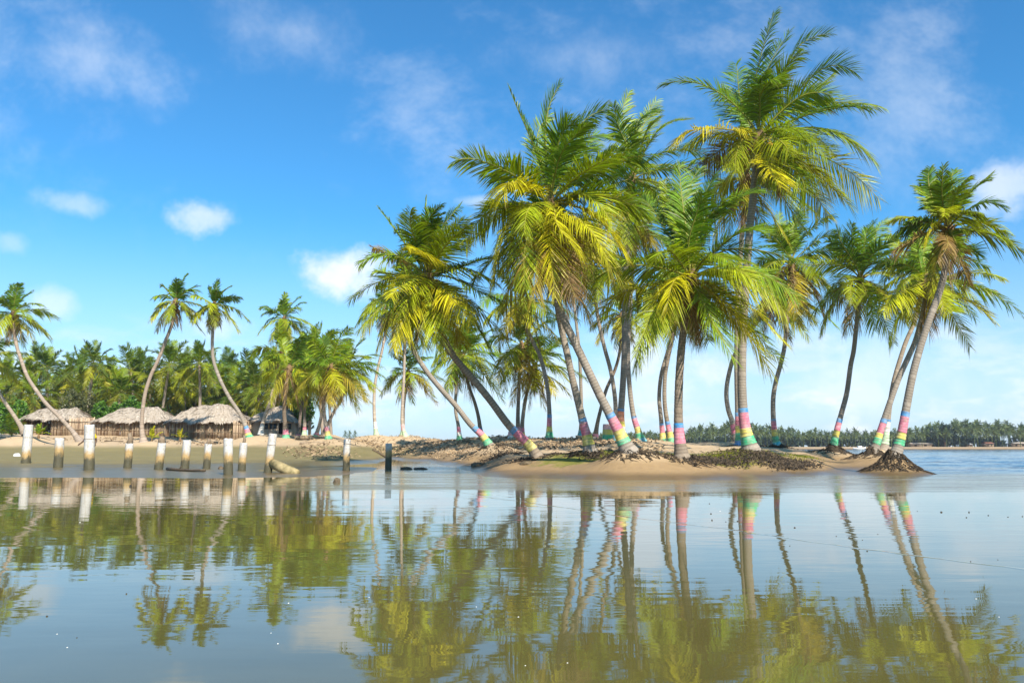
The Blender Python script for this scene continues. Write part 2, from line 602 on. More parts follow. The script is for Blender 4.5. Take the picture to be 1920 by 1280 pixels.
def mat_simple(name, c0, c1, scale=8., rough=.85, bumpd=.02, island=False, stretch=(1, 1, 1)):
    m, G, out = newmat(name)
    geo = G.node('ShaderNodeNewGeometry')
    n = G.noise(G.mapv(geo.outputs['Position'], stretch), scale, 6, .65)
    f = n
    if island:
        f = G.math('ADD', G.math('MULTIPLY', n, .5), G.math('MULTIPLY', geo.outputs['Random Per Island'], .75), clamp=True)
        f = G.math('SUBTRACT', f, .12, clamp=True)
    c = G.mix(G.ramp(f, .2, .8), c0, c1)
    principled(G, out, c, rough, .3, bump(G, n, bumpd, 1.0) if bumpd else None)
    return m


def mat_post():
    m, G, out = newmat('stained_post')
    tc_ = G.node('ShaderNodeTexCoord')
    oi = G.node('ShaderNodeObjectInfo')
    P = tc_.outputs['Object']
    sp = G.node('ShaderNodeSeparateXYZ')
    G.put(sp.inputs[0], P)
    geo = G.node('ShaderNodeNewGeometry')
    W = geo.outputs['Position']
    n = G.noise(G.mapv(W, (4, 4, 1.6)), 1.0, 6, .65)
    n2 = G.noise(W, 16.0, 6, .7)
    h = G.math('ADD', sp.outputs[2], G.math('MULTIPLY', G.math('SUBTRACT', n, .5), .55))
    h = G.math('ADD', h, G.math('MULTIPLY', G.math('SUBTRACT', n2, .5), .28))
    h = G.math('ADD', h, G.math('MULTIPLY', G.math('SUBTRACT', oi.outputs['Random'], .35), .45))
    white = G.mix(G.ramp(n2, .40, .72), (0.60, 0.575, 0.53), (0.38, 0.34, 0.285))
    streak = G.noise(G.mapv(W, (14, 14, .9)), 1.0, 4, .7)
    white = G.mix(G.math('MULTIPLY', G.ramp(streak, .52, .72), .6), white, (0.30, 0.25, 0.19))
    c = G.mix(G.ramp(h, .92, .66), white, G.mix(n2, (0.34, 0.19, 0.055), (0.52, 0.38, 0.18)))
    c = G.mix(G.ramp(h, .66, .42), c, G.mix(n2, (0.045, 0.042, 0.022), (0.12, 0.105, 0.06)))
    principled(G, out, c, .6, .35, bump(G, n2, .02, 1.0))
    return m


M_SAND = mat_sand()
M_WATER = mat_water()
M_FROND = mat_frond()
M_TRUNK = mat_trunk()
M_PAINT = mat_paint()
M_POST = mat_post()
M_ROOT = mat_simple('root_fibre', (0.016, 0.012, 0.008), (0.095, 0.068, 0.042), 9, .9, .03, True)
M_HUSK = mat_simple('palm_fibre', (0.10, 0.06, 0.03), (0.30, 0.19, 0.09), 12, .9, .03)
M_THATCH = mat_simple('thatch', (0.28, 0.225, 0.165), (0.54, 0.455, 0.36), 3, .95, 0, True)
M_ROOFSKIN = mat_simple('thatch_skin', (0.30, 0.245, 0.185), (0.46, 0.385, 0.30), 7, .95, .05, False, (1, 1, 2.5))
M_CANE = mat_simple('cane', (0.23, 0.145, 0.09), (0.55, 0.41, 0.27), 4, .85, 0, True)
M_WOOD = mat_simple('weathered_wood', (0.16, 0.11, 0.07), (0.42, 0.32, 0.21), 6, .85, .02, False, (1, 1, 1))
M_DARKWOOD = mat_simple('wet_wood', (0.05, 0.035, 0.02), (0.15, 0.105, 0.06), 8, .6, .02)
M_MAT = mat_simple('woven_mat', (0.36, 0.27, 0.19), (0.54, 0.43, 0.32), 5, .9, .02, False, (1, 1, 4))
M_ROCK = mat_simple('rock', (0.07, 0.05, 0.03), (0.20, 0.15, 0.085), 6, .75, .05)
M_PEBBLE = mat_simple('dark_pebble', (0.02, 0.017, 0.014), (0.07, 0.055, 0.04), 40, .5, 0)
M_SHELL = mat_simple('shell', (0.70, 0.66, 0.58), (0.82, 0.80, 0.74), 40, .5, 0)
M_LITTER = mat_simple('dry_litter', (0.10, 0.065, 0.035), (0.46, 0.32, 0.18), 4, .9, 0, True)
M_CONC = mat_simple('concrete_core', (0.13, 0.09, 0.055), (0.32, 0.24, 0.16), 14, .9, .03)
M_GRASS = mat_leaf('grass', (0.17, 0.20, 0.014), (0.34, 0.32, 0.03))
M_SHRUB = mat_leaf('shrub_leaf', (0.04, 0.115, 0.012), (0.15, 0.29, 0.03))
M_SHRUB2 = mat_leaf('olive_leaf', (0.07, 0.085, 0.03), (0.19, 0.19, 0.075))
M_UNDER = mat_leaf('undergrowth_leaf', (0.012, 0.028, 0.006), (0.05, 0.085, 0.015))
M_FARLEAF = mat_leaf('far_leaf', (0.06, 0.10, 0.03), (0.19, 0.22, 0.06))
M_FARDARK = mat_leaf('far_dark_leaf', (0.025, 0.045, 0.028), (0.07, 0.10, 0.05))
m_, G_, o_ = newmat('window_glass')
principled(G_, o_, (0.03, 0.06, 0.085), .12, .5)
M_GLASS = m_
m_, G_, o_ = newmat('dark_inside')
principled(G_, o_, (0.02, 0.016, 0.013), .9, .1)
M_DARK = m_
m_, G_, o_ = newmat('paint_white')
principled(G_, o_, (0.78, 0.77, 0.74), .5, .4)
M_WHITE = m_
m_, G_, o_ = newmat('rust_roof')
principled(G_, o_, (0.28, 0.12, 0.08), .8, .2)
M_RUST = m_

GREEN = (0.17, 0.29, 0.012)
DEEP = (0.065, 0.135, 0.018)
LIME = (0.44, 0.49, 0.014)
YEL = (0.60, 0.53, 0.016)
OCHRE = (0.38, 0.25, 0.035)
BROWN = (0.25, 0.155, 0.075)

# ---------------------------------------------------------------- palm construction
UP = np.array([0, 0, 1.0])
WIND = np.array([1.0, 0.15, 0.0])


def nrm(a):
    return a / (np.linalg.norm(a, axis=-1, keepdims=True) + 1e-9)


def frond_arrays(P0, P1, P2, nl=62, lmax=1.0, lw=.045, droop=.35, roll=0.0, twist=0.0, vee=.25, narrow=1.0, wind=.08, rad=.03, seed=0):
    """one pinnate frond: rachis tube and two rows of leaflets, coordinates relative to P0"""
    rg = np.random.default_rng(seed)
    P0 = np.zeros(3)
    L = np.linalg.norm(P1) + np.linalg.norm(P2 - P1)

    def bez(s):
        s = s[:, None]
        return 2 * s * (1 - s) * P1 + s * s * P2

    def tan(s):
        s = s[:, None]
        return nrm(2 * (1 - s) * P1 + 2 * s * (P2 - P1) + 1e-6)
    s = np.linspace(.13, .995, nl) + rg.uniform(-.3, .3, nl) / nl * .8
    s = np.clip(s, .1, 1)
    wob = nrm(np.cross(P2, UP) + 1e-6) * rg.uniform(-.06, .06) * L
    wob2 = rg.normal(size=3) * .013 * L
    wobf = lambda q: np.sin(math.pi * q)[:, None] * wob + np.sin(2 * math.pi * q)[:, None] * wob2
    pos = bez(s) + wobf(s)
    T = tan(s)
    hor = nrm(np.array([[P2[0], P2[1], 0.001]]))
    ref = UP[None] - T * (T @ UP)[:, None] * 1.0
    alt = -hor * np.sign((T @ UP)[:, None] + 1e-6)
    wgt = np.clip(np.linalg.norm(ref, axis=1) * 2.2 - .35, 0, 1)[:, None]
    U = nrm(ref * wgt + alt * (1 - wgt))
    U = nrm(U - T * np.sum(U * T, 1)[:, None])
    S = np.cross(T, U)
    ang = (roll + twist * s)[:, None]
    S, U = S * np.cos(ang) + U * np.sin(ang), U * np.cos(ang) - S * np.sin(ang)
    prof = np.clip(np.minimum((s - .06) / .22, 1), .25, 1) * (1 - .62 * np.clip((s - .45) / .55, 0, 1) ** 1.4)
    V = []
    A = []
    tt = np.array([0, .34, .70, 1.0])
    ww = np.array([.55, 1.0, .72, 0])
    base = 0
    tris = []
    for sg in (-1, 1):
        keep = rg.random(nl) > .06
        if rg.random() < .28:      # torn stretch
            c_ = rg.uniform(.3, 1)
            keep &= ~((np.abs(s - c_) < rg.uniform(.015, .06)) & (rg.random(nl) > .2))
        pj, Tj, Sj, Uj, lj, sj = pos[keep], T[keep], S[keep], U[keep], prof[keep], s[keep]
        k = len(pj)
        if k == 0:
            continue
        al = .35 + .75 * sj + rg.uniform(-.10, .10, k) + .16 * np.sin(sj * rg.uniform(18, 40) + rg.uniform(0, 6)) * rg.random()
        dirv = Sj * (sg * np.cos(al))[:, None] * narrow + Tj * np.sin(al)[:, None] + Uj * (vee + rg.uniform(-.14, .14, k))[:, None]
        dirv = nrm(dirv)
        ll = lmax * lj * rg.uniform(.82, 1.1, k)
        dr = droop * rg.uniform(.6, 1.4, k) * (1 + .45 * np.sin(sj * rg.uniform(8, 26) + rg.uniform(0, 6)))
        pts = pj[:, None, :] + (ll[:, None] * tt[None])[:, :, None] * dirv[:, None, :]
        pts = pts + (ll * dr)[:, None, None] * (tt ** 2)[None, :, None] * (-UP)[None, None, :]
        pts = pts + (ll * wind)[:, None, None] * (tt ** 2)[None, :, None] * WIND[None, None, :]
        wd = lw * (.55 + .45 * lj)[:, None] * ww[None]
        wdir = nrm(Tj + .35 * Uj * rg.uniform(-1, 1, k)[:, None])
        a = pts - wd[:, :, None] * wdir[:, None, :] * .5
        b = pts + wd[:, :, None] * wdir[:, None, :] * .5
        vv = np.stack([a[:, 0], b[:, 0], a[:, 1], b[:, 1], a[:, 2], b[:, 2], pts[:, 3]], 1)   # k,7,3
        V.append(vv.reshape(-1, 3))
        ag = np.stack([np.full(k, 0.), np.full(k, 0.), np.full(k, .34), np.full(k, .34), np.full(k, .7), np.full(k, .7), np.full(k, 1.)], 1)
        ag = ag * rg.uniform(.78, 1.12, k)[:, None] + .1 * sj[:, None] ** 3
        A.append(ag.ravel())
        t0 = np.array([[0, 1, 3], [0, 3, 2], [2, 3, 5], [2, 5, 4], [4, 5, 6]])
        tris.append((t0[None] + (np.arange(k) * 7)[:, None, None] + base).reshape(-1, 3))
        base += k * 7
    nleaf = base
    # rachis
    m = 12
    sr = np.linspace(0, .99, m)
    pr = bez(sr) + wobf(sr)
    Tr = tan(sr)
    R1 = nrm(np.cross(Tr, np.array([.31, .57, .21])))
    R2 = np.cross(Tr, R1)
    rr = rad * (1 - .85 * sr) + .003
    ring = []
    for k in range(4):
        an = k * math.pi / 2
        ring.append(pr + rr[:, None] * (math.cos(an) * R1 + math.sin(an) * R2))
    rv = np.stack(ring, 1).reshape(-1, 3)
    rt = []
    for i in range(m - 1):
        for k in range(4):
            a_, b_, c_, d_ = i * 4 + k, i * 4 + (k + 1) % 4, (i + 1) * 4 + (k + 1) % 4, (i + 1) * 4 + k
            rt += [(a_, b_, c_), (a_, c_, d_)]
    V.append(rv)
    A.append(np.zeros(len(rv)))
    tris.append(np.array(rt) + base)
    V = np.concatenate(V)
    R = np.zeros(len(V))
    R[nleaf:] = 1
    return V, np.concatenate(tris), np.concatenate(A), R


def frond_object(parent, heart, P1, P2, color, seed, **kw):
    V, Tn, A, R = frond_arrays(np.zeros(3), P1, P2, seed=seed, **kw)
    me = tri_mesh('frond', V, Tn, M_FROND, False, {'age': A, 'rachis': R})
    o = bpy.data.objects.new('frond', me)
    COL.objects.link(o)
    place(o, heart, parent)
    o.color = tuple(color) + (1,)
    return o


def lerp3(a, b, t):
    return tuple(a[i] * (1 - t) + b[i] * t for i in range(3))


def catmull(pts, n_per):
    pts = [np.asarray(p, float) for p in pts]
    P = [2 * pts[0] - pts[1]] + pts + [2 * pts[-1] - pts[-2]]
    out = []
    for i in range(1, len(P) - 2):
        n = n_per[i - 1]
        for k in range(n):
            t = k / n
            a, b, c, d = P[i - 1], P[i], P[i + 1], P[i + 2]
            out.append(.5 * ((2 * b) + (-a + c) * t + (2 * a - 5 * b + 4 * c - d) * t * t + (-a + 3 * b - 3 * c + d) * t ** 3))
    out.append(P[-2])
    return np.array(out)


PCOLORS = {'b': (0.01, 0.26, 0.58), 'p': (0.68, 0.17, 0.26), 'y': (0.68, 0.57, 0.09), 'g': (0.03, 0.46, 0.20),
           'w': (0.74, 0.72, 0.66), 'o': (0.66, 0.19, 0.07), 't': (0.05, 0.42, 0.50), 'k': (0.72, 0.40, 0.38), 'l': (0.45, 0.66, 0.38)}
CNAME = {'b': 'blue', 'p': 'pink', 'y': 'yellow', 'g': 'green', 'w': 'white', 'o': 'orange', 't': 'turquoise', 'k': 'pale pink', 'l': 'pale green'}


def ring_mesh(cents, radii, sides, name, mat, origin, ringattr):
    n = len(cents)
    T = np.gradient(cents, axis=0)
    T = nrm(T)
    A = nrm(np.cross(T, np.array([0.05, 1.0, 0.02])))
    B = np.cross(T, A)
    an = np.arange(sides) * 2 * math.pi / sides
    V = cents[:, None] + radii[:, :, None] * (np.cos(an)[None, :, None] * A[:, None] + np.sin(an)[None, :, None] * B[:, None])
    V = V.reshape(-1, 3) - origin
    i = np.arange(n - 1)[:, None]
    k = np.arange(sides)[None]
    k2 = (k + 1) % sides
    a, b, c, d = i * sides + k, i * sides + k2, (i + 1) * sides + k2, (i + 1) * sides + k
    tr = np.concatenate([np.stack([a, b, c], -1).reshape(-1, 3), np.stack([a, c, d], -1).reshape(-1, 3)])
    return tri_mesh(name, V, tr, mat, True, {'ring': np.repeat(ringattr, sides)})


def root_mass(parent, base, r0, spread, height, n, seed, fwd=0.0):
    rg = np.random.default_rng(seed)
    mb = MB()
    # solid core cone
    sides = 14
    b0 = len(mb.v)
    levels = [(0.0, 1.0), (.3, .70), (.65, .44), (1.0, .26)]
    ra = np.linspace(0, 6.28, 12)
    zlow = min(float(np.maximum(H(base[0] + spread * np.cos(ra), base[1] + spread * .85 * np.sin(ra)), -.05).min()), base[2] - .02)
    for (hh, rr) in levels:
        for k in range(sides):
            an = 2 * math.pi * k / sides
            q = rr * spread * rg.uniform(.6, .9) if hh < .9 else r0 * .85
            x, y = base[0] + q * math.cos(an), base[1] + q * math.sin(an) * .8
            z = zlow + (base[2] + height - zlow) * hh * rg.uniform(.88, 1.05) if hh > 0 else min(hz1(x, y), base[2]) - .06
            mb.v.append(np.array([x, y, z]))
    for i in range(len(levels) - 1):
        for k in range(sides):
            k2 = (k + 1) % sides
            a, b, c, d = b0 + i * sides + k, b0 + i * sides + k2, b0 + (i + 1) * sides + k2, b0 + (i + 1) * sides + k
            mb.f += [(a, b, c), (a, c, d)]
    n = n * 3
    an = rg.uniform(0, 2 * math.pi, n)
    rr = r0 * .6 + spread * 1.05 * rg.random(n) ** .8
    yaw = an + rg.normal(0, .8, n)
    Ls = rg.uniform(.10, .34, n)
    K = 4
    X = np.stack([base[0] + rr * np.cos(an) + Ls * t * np.cos(yaw + rg.normal(0, .35, n)) for t in (0, .35, .7, 1)], 1)
    Y = np.stack([base[1] + (rr * np.sin(an)) * .85 + Ls * t * np.sin(yaw) * .85 for t in (0, .35, .7, 1)], 1)
    Z = np.maximum(H(X, Y), -.03)
    Rn = np.hypot(X - base[0], (Y - base[1]) / .85)
    cone = zlow + (base[2] + height - zlow) * np.clip(1 - (Rn - r0 * .7) / (spread * .95), 0, 1) ** 1.35 - .02
    Zt = np.maximum(Z, np.where(Rn < spread, cone, -9)) + rg.uniform(-.01, .05, (n, K))
    for j in range(n):
        q = rg.uniform(.007, .02)
        mb.tube(np.stack([X[j], Y[j], Zt[j]], 1), [q, q * 1.1, q * .9, q * .4], 3, False)
    return mb.build('root_mass', M_ROOT, parent, base)


def make_palm(label, pts, d, w, bands=(), traced=None, n_auto=0, L=4.0, seed=1, nl=62, nuts=0, nutcol=(.30, .25, .03), roots=None,
              dead=3, heart_d=None, flare=1.25, group='coconut palms on the sand spit', tone=(1, 1, 1), yellow=.3, tilt=None):
    rg = np.random.default_rng(seed)
    n = len(pts)
    hd = d if heart_d is None else heart_d
    W = []
    for i, (px, py) in enumerate(pts):
        f = i / (n - 1)
        W.append(at(px, py, d + (hd - d) * f ** 1.5))
    base = W[0].copy()
    # continue the trunk a little into the ground
    dn = W[0] - W[1]
    dn /= np.linalg.norm(dn)
    seg = [np.linalg.norm(W[i + 1] - W[i]) for i in range(n - 1)]
    STEP = .048 if d < 45 else .075
    P = catmull([W[0] + dn * .25] + W, [3] + [max(2, int(s_ / STEP)) for s_ in seg])
    pyv = catmull([np.array([pts[0][1] + 12., 0, 0])] + [np.array([float(p[1]), 0, 0]) for p in pts], [3] + [max(2, int(s_ / STEP)) for s_ in seg])[:, 0]
    arc = np.concatenate([[0], np.cumsum(np.linalg.norm(np.diff(P, axis=0), axis=1))]) - .25
    w = w * .93
    r0 = w / 2 * d / F
    r = r0 * (1.06 - .22 * np.clip(arc / arc[-1], 0, 1)) * (1 + flare * np.exp(-np.clip(arc, 0, None) / .38) + .12 * np.exp(-np.clip(arc, 0, None) / 1.4))
    m = len(P)
    ringi = (np.arange(m) % 2).astype(float) * (rg.random(m) > .15)
    rj = r * (1 - .05 * ringi + rg.uniform(-.012, .012, m))
    sides = 14 if nl > 40 else 9
    R = rj[:, None] * (1 + rg.uniform(-.02, .02, (1, sides)))
    root = empty('coconut_palm', base, label, 'palm tree', group)
    tr = bpy.data.objects.new('trunk', ring_mesh(P, R, sides, 'trunk', M_TRUNK, base, ringi))
    COL.objects.link(tr)
    place(tr, base, root)
    tr.color = tuple(tone) + (1,)
    for (c, y0, y1) in bands:
        sel = np.nonzero((pyv >= y0 - .01) & (pyv <= y1 + .01))[0]
        if len(sel) < 2:
            i0 = int(np.argmin(abs(pyv - (y0 + y1) / 2)))
            sel = np.array([i0, i0 + 1])
        i0, i1 = max(sel[0] - 1, 0), min(sel[-1] + 1, m - 1)
        cc = P[i0:i1 + 1].copy()
        # trim the sleeve ends to the exact pixel heights
        if len(cc) > 2:
            for e, yy in ((0, y1), (-1, y0)):
                j = i0 if e == 0 else i1
                jn = j + 1 if e == 0 else j - 1
                dy = pyv[j] - pyv[jn]
                t = np.clip((yy - pyv[jn]) / dy, .02, 1) if abs(dy) > 1e-6 else 1
                cc[e] = P[jn] + (P[j] - P[jn]) * t
        rr = R[i0:i1 + 1] + .008
        ob = bpy.data.objects.new('paint_band', ring_mesh(cc, rr, sides, 'paint_band', M_PAINT, base, ringi[i0:i1 + 1]))
        COL.objects.link(ob)
        place(ob, base, tr)
        ob.color = PCOLORS[c] + (1,)
        ob['label'] = CNAME[c] + ' painted band round the trunk'
    if roots:
        root_mass(root, base, r0 * 1.6, roots[0], roots[1], roots[2], seed + 5)
    heart = P[-1]
    axis = nrm(P[-1] - P[-4])
    # fibrous crown shaft with old leaf stubs
    mb = MB()
    sh = [heart - axis * .75, heart - axis * .35, heart, heart + axis * .35]
    mb.tube(sh, [r[-1] * 1.05, r[-1] * 1.7, r[-1] * 1.9, r[-1] * .6], 9)
    for k in range(14):
        an = k * 2.4
        s0 = heart - axis * (.1 + .035 * k)
        o_ = np.array([math.cos(an), math.sin(an), .7 - .1 * k])
        mb.tube([s0, s0 + nrm(o_) * .28, s0 + nrm(o_) * .5 + np.array([0, 0, -.03])], [.06, .045, .02], 4)
    mb.build('crown_shaft', M_HUSK, root, heart)
    for k in range(nuts):
        an = rg.uniform(0, 6.28)
        c = heart - axis * rg.uniform(.15, .5) + np.array([math.cos(an), math.sin(an), 0]) * rg.uniform(.25, .42)
        mbn = MB()
        q = nrm(rg.normal(size=3)) * .13
        mbn.tube([c + q * a_ for a_ in (-1, -.75, -.3, .3, .75, 1)], [.012, .08, .115, .11, .07, .015], 8)
        on = mbn.build('coconut', M_NUT, root, c, True)
        on.color = tuple(nutcol) + (1,)
    cnt = 0
    ppm = F / hd
    if traced:
        for (cx, cy, tx, ty, *opt) in traced:
            fl = opt[0] if opt else ''
            h_px = (pts[-1][0], pts[-1][1])
            ls = (math.hypot(cx - h_px[0], cy - h_px[1]) + math.hypot(tx - cx, ty - cy)) / ppm
            Lt = max(L * rg.uniform(.92, 1.06), ls)
            dz = math.sqrt(max(Lt * Lt - ls * ls, 0.0)) * .8
            sg = -1 if 'f' in fl else (1 if 'k' in fl else rg.choice([-1, 1]))
            if 's' in fl:
                dz = 0
            P2 = at(tx, ty, hd + sg * dz) - heart
            P1 = at(cx, cy, hd + sg * dz * .62) - heart
            upw = ty < h_px[1] - 30
            if 'y' in fl:
                col = lerp3(YEL, LIME, rg.uniform(0, .5))
            elif 'n' in fl:
                col = lerp3(BROWN, OCHRE, rg.uniform(0, .6))
            elif 'o' in fl:
                col = lerp3(OCHRE, YEL, rg.uniform(0, .8))
            elif upw:
                col = lerp3(GREEN, LIME if rg.random() < .5 else DEEP, rg.uniform(0, .6))
            else:
                col = lerp3(lerp3(GREEN, LIME, rg.random()), YEL, rg.uniform(0, yellow))
            nar = .30 if 's' in fl else 1.0
            frond_object(root, heart, P1, P2, col, seed * 1000 + cnt, nl=int(nl * 1.35), lmax=(.50 if 's' in fl else rg.uniform(1.0, 1.2)) * L / 4.2, lw=.060 * 62 / nl,
                         droop=rg.uniform(.16, .38) if upw else rg.uniform(.30, .60), roll=rg.uniform(-.5, .5), twist=rg.uniform(-.9, .9),
                         vee=rg.uniform(.05, .3), narrow=nar, rad=.034)
            cnt += 1
    ph0 = rg.uniform(0, 6.28)
    for i in range(n_auto + dead):
        isdead = i >= n_auto
        rank = (i + .5) / max(n_auto, 1)
        a_ = ph0 + i * 2.39996 + rg.uniform(-.25, .25)
        e_ = math.radians(86 - 128 * rank ** .85 + rg.uniform(-9, 9))
        LL = L * rg.uniform(.84, 1.04) * (.80 + .25 * math.sin(math.pi * min(rank * 1.2 + .15, 1)))
        if isdead:
            e_ = math.radians(rg.uniform(-80, -58))
            LL = L * rg.uniform(.45, .75)
        dv = np.array([math.cos(a_) * math.cos(e_), math.sin(a_) * math.cos(e_), math.sin(e_)])
        gdrop = (.10 + .42 * math.cos(e_) ** 1.5) * rg.uniform(.75, 1.2)
        P1 = dv * LL * .52
        P2 = dv * LL * .90 + np.array([0, 0, -LL * gdrop]) + WIND * LL * .12 * (0 if isdead else 1)
        if isdead:
            col = lerp3(BROWN, OCHRE, rg.uniform(0, .5))
        elif rank < .45:
            col = lerp3(GREEN, LIME if rg.random() < .5 else DEEP, rg.uniform(0, .7))
        else:
            t = (rank - .45) / .55
            col = lerp3(lerp3(GREEN, LIME, rg.random()), lerp3(YEL, OCHRE, rg.random()), min(1, t * rg.uniform(.1, 2 * yellow + .2)))
        frond_object(root, heart, P1, P2, col, seed * 1000 + 500 + i, nl=int(nl * (.75 if isdead else 1.25)), lmax=(.7 if isdead else rg.uniform(.92, 1.12)) * L / 4.2,
                     lw=.060 * 62 / nl, droop=.9 if isdead else rg.uniform(.2, .35) + .35 * rank, roll=rg.uniform(-.4, .4), twist=rg.uniform(-.8, .8),
                     vee=rg.uniform(.05, .3), narrow=.5 if isdead else 1, rad=.03)
    return root, base


m_, G_, o_ = newmat('coconut_husk')
oi_ = G_.node('ShaderNodeObjectInfo')
principled(G_, o_, oi_.outputs['Color'], .55, .35)
M_NUT = m_

PB = []   # palm specs: kwargs


def P_(**k):
    PB.append(k)


A_TR = [(1409, 110, 1452, 24), (1457, 85, 1558, 63), (1522, 100, 1605, 137), (1547, 150, 1650, 200), (1550, 190, 1625, 203, 'f'), (1580, 222, 1640, 302),
        (1545, 270, 1648, 374, 'y'), (1530, 310, 1595, 388), (1478, 310, 1509, 360, 'f'), (1453, 345, 1515, 436), (1515, 325, 1553, 409, 'y'),
        (1350, 140, 1244, 158), (1333, 225, 1268, 268, 'o'), (1357, 265, 1316, 309, 'n'), (1405, 140, 1457, 150, 'f'), (1470, 246, 1480, 288, 'f'),
        (1440, 320, 1464, 350, 'y'), (1392, 155, 1380, 120, 'k'), (1480, 190, 1563, 137, 'k'), (1440, 130, 1500, 100, 'f'), (1500, 150, 1560, 180, 'f'),
        (1385, 190, 1350, 170, 'k'), (1470, 220, 1520, 260, 'f'), (1430, 120, 1480, 60, 'k'), (1390, 330, 1375, 385, 'n')]
B_TR = [(984, 222, 953, 161, 's'), (1024, 232, 1083, 232, 'f'), (1004, 222, 1050, 160), (1053, 222, 1139, 205), (1076, 248, 1135, 255, 'k'), (1119, 290, 1188, 350),
        (1112, 330, 1152, 429, 'f'), (948, 295, 856, 301), (970, 310, 945, 366, 'fy'), (922, 365, 872, 460), (940, 375, 925, 534, 'y'), (1024, 400, 1040, 557, 'fy'),
        (1050, 395, 1083, 465, 'fy'), (1089, 385, 1139, 488, 'y'), (1109, 372, 1170, 478, 'y'), (1070, 450, 1102, 527, 'o'), (1150, 345, 1215, 402), (994, 420, 985, 540, 'f'),
        (965, 365, 885, 450, 'k'), (1010, 270, 1030, 215, 'k'), (1060, 260, 1110, 225, 'f'), (1015, 440, 1000, 560, 'o'), (1045, 450, 1062, 545, 'o'), (1095, 300, 1150, 290, 'f'),
        (980, 400, 950, 520, 'k'), (1055, 470, 1080, 560, 'n')]
C_TR = [(1287, 378, 1312, 316), (1269, 362, 1275, 309, 'k'), (1312, 375, 1375, 366, 'f'), (1350, 347, 1425, 362), (1375, 403, 1434, 437, 'f'), (1381, 431, 1490, 487),
        (1387, 475, 1472, 587, 'f'), (1366, 519, 1475, 647, 'y'), (1375, 569, 1445, 700, 'y'), (1319, 581, 1378, 675, 'f'), (1178, 472, 1106, 531), (1245, 490, 1250, 587, 'fy'),
        (1203, 565, 1190, 669, 'f'), (1178, 534, 1128, 581), (1240, 394, 1203, 372, 'k'), (1331, 447, 1372, 494, 'f'), (1256, 440, 1228, 487, 'f'), (1272, 581, 1262, 622, 'k'),
        (1319, 590, 1330, 640, 'k'), (1300, 380, 1340, 330, 'k'), (1260, 390, 1245, 340, 'k'), (1350, 470, 1430, 540, 'f'), (1340, 540, 1400, 630, 'k'), (1225, 520, 1165, 600, 'k')]
D_TR = [(1165, 240, 1180, 172), (1180, 222, 1235, 205), (1215, 230, 1290, 225), (1240, 260, 1325, 290), (1220, 290, 1300, 330), (1240, 330, 1265, 380), (1140, 280, 1110, 330),
        (1150, 370, 1140, 450, 'o'), (1200, 390, 1215, 450, 'o'), (1170, 250, 1150, 195), (1195, 240, 1230, 190, 'k'), (1230, 345, 1250, 420, 'f'), (1165, 390, 1175, 460, 'f')]
E_TR = [(801, 409, 799, 370, 's'), (806, 425, 862, 388), (748, 442, 709, 388, 's'), (778, 425, 771, 393), (748, 475, 699, 465, 'o'), (738, 498, 656, 563), (748, 517, 733, 557, 'fy'),
        (765, 563, 737, 652, 'y'), (814, 590, 824, 668, 'f'), (870, 557, 884, 606, 'fy'), (886, 527, 938, 563), (870, 491, 922, 485), (843, 458, 876, 425), (797, 465, 765, 465, 'fy'),
        (850, 590, 866, 645, 'o'), (889, 573, 919, 655), (722, 557, 676, 616), (795, 430, 825, 385, 'f'), (785, 590, 775, 655, 'k'), (835, 570, 850, 640, 'k'), (775, 450, 740, 430, 'k'),
        (830, 440, 870, 410, 'f')]
F_TR = [(1490, 430, 1500, 382), (1510, 420, 1565, 405), (1540, 425, 1585, 450), (1450, 430, 1425, 420), (1430, 480, 1415, 540), (1460, 540, 1455, 590, 'n'), (1510, 540, 1520, 610, 'y'),
        (1540, 500, 1565, 570), (1520, 460, 1580, 500), (1470, 440, 1460, 400), (1495, 550, 1500, 610, 'o'), (1445, 520, 1440, 580, 'n'), (1530, 530, 1545, 600, 'n'), (1480, 420, 1520, 390, 'k')]
G_TR = [(1605, 450, 1598, 420), (1625, 440, 1665, 410), (1640, 460, 1690, 440), (1570, 480, 1510, 495), (1580, 510, 1540, 628), (1560, 540, 1530, 580), (1640, 560, 1675, 642),
        (1650, 540, 1700, 590), (1655, 500, 1690, 520), (1600, 560, 1585, 620, 'o'), (1595, 460, 1570, 430), (1615, 450, 1640, 415, 'k'), (1635, 480, 1660, 470, 'f'), (1630, 560, 1640, 620, 'f')]
H_TR = [(1759, 362, 1769, 312), (1747, 350, 1745, 315, 'k'), (1784, 347, 1789, 319), (1809, 353, 1859, 328), (1837, 356, 1883, 391), (1847, 403, 1889, 444), (1831, 420, 1862, 441, 'k'),
        (1712, 397, 1669, 416), (1744, 356, 1716, 350), (1728, 434, 1675, 472, 'n'), (1803, 450, 1819, 534, 'n'), (1775, 375, 1770, 405, 'f'), (1750, 412, 1737, 447, 'fy'),
        (1762, 440, 1758, 490, 'n'), (1790, 360, 1815, 335, 'f'), (1800, 390, 1840, 400, 'f'), (1765, 360, 1740, 330, 'k'), (1795, 440, 1800, 480, 'f')]
I_TR = [(1837, 500, 1878, 522), (1822, 519, 1866, 544, 'y'), (1816, 556, 1862, 606, 'y'), (1781, 566, 1787, 584), (1697, 487, 1656, 506), (1694, 537, 1656, 587), (1703, 566, 1712, 609, 'y'),
        (1745, 550, 1752, 590, 'y'), (1725, 456, 1712, 434), (1753, 456, 1759, 431), (1816, 440, 1834, 478), (1770, 470, 1800, 450), (1715, 500, 1690, 540, 'f')]

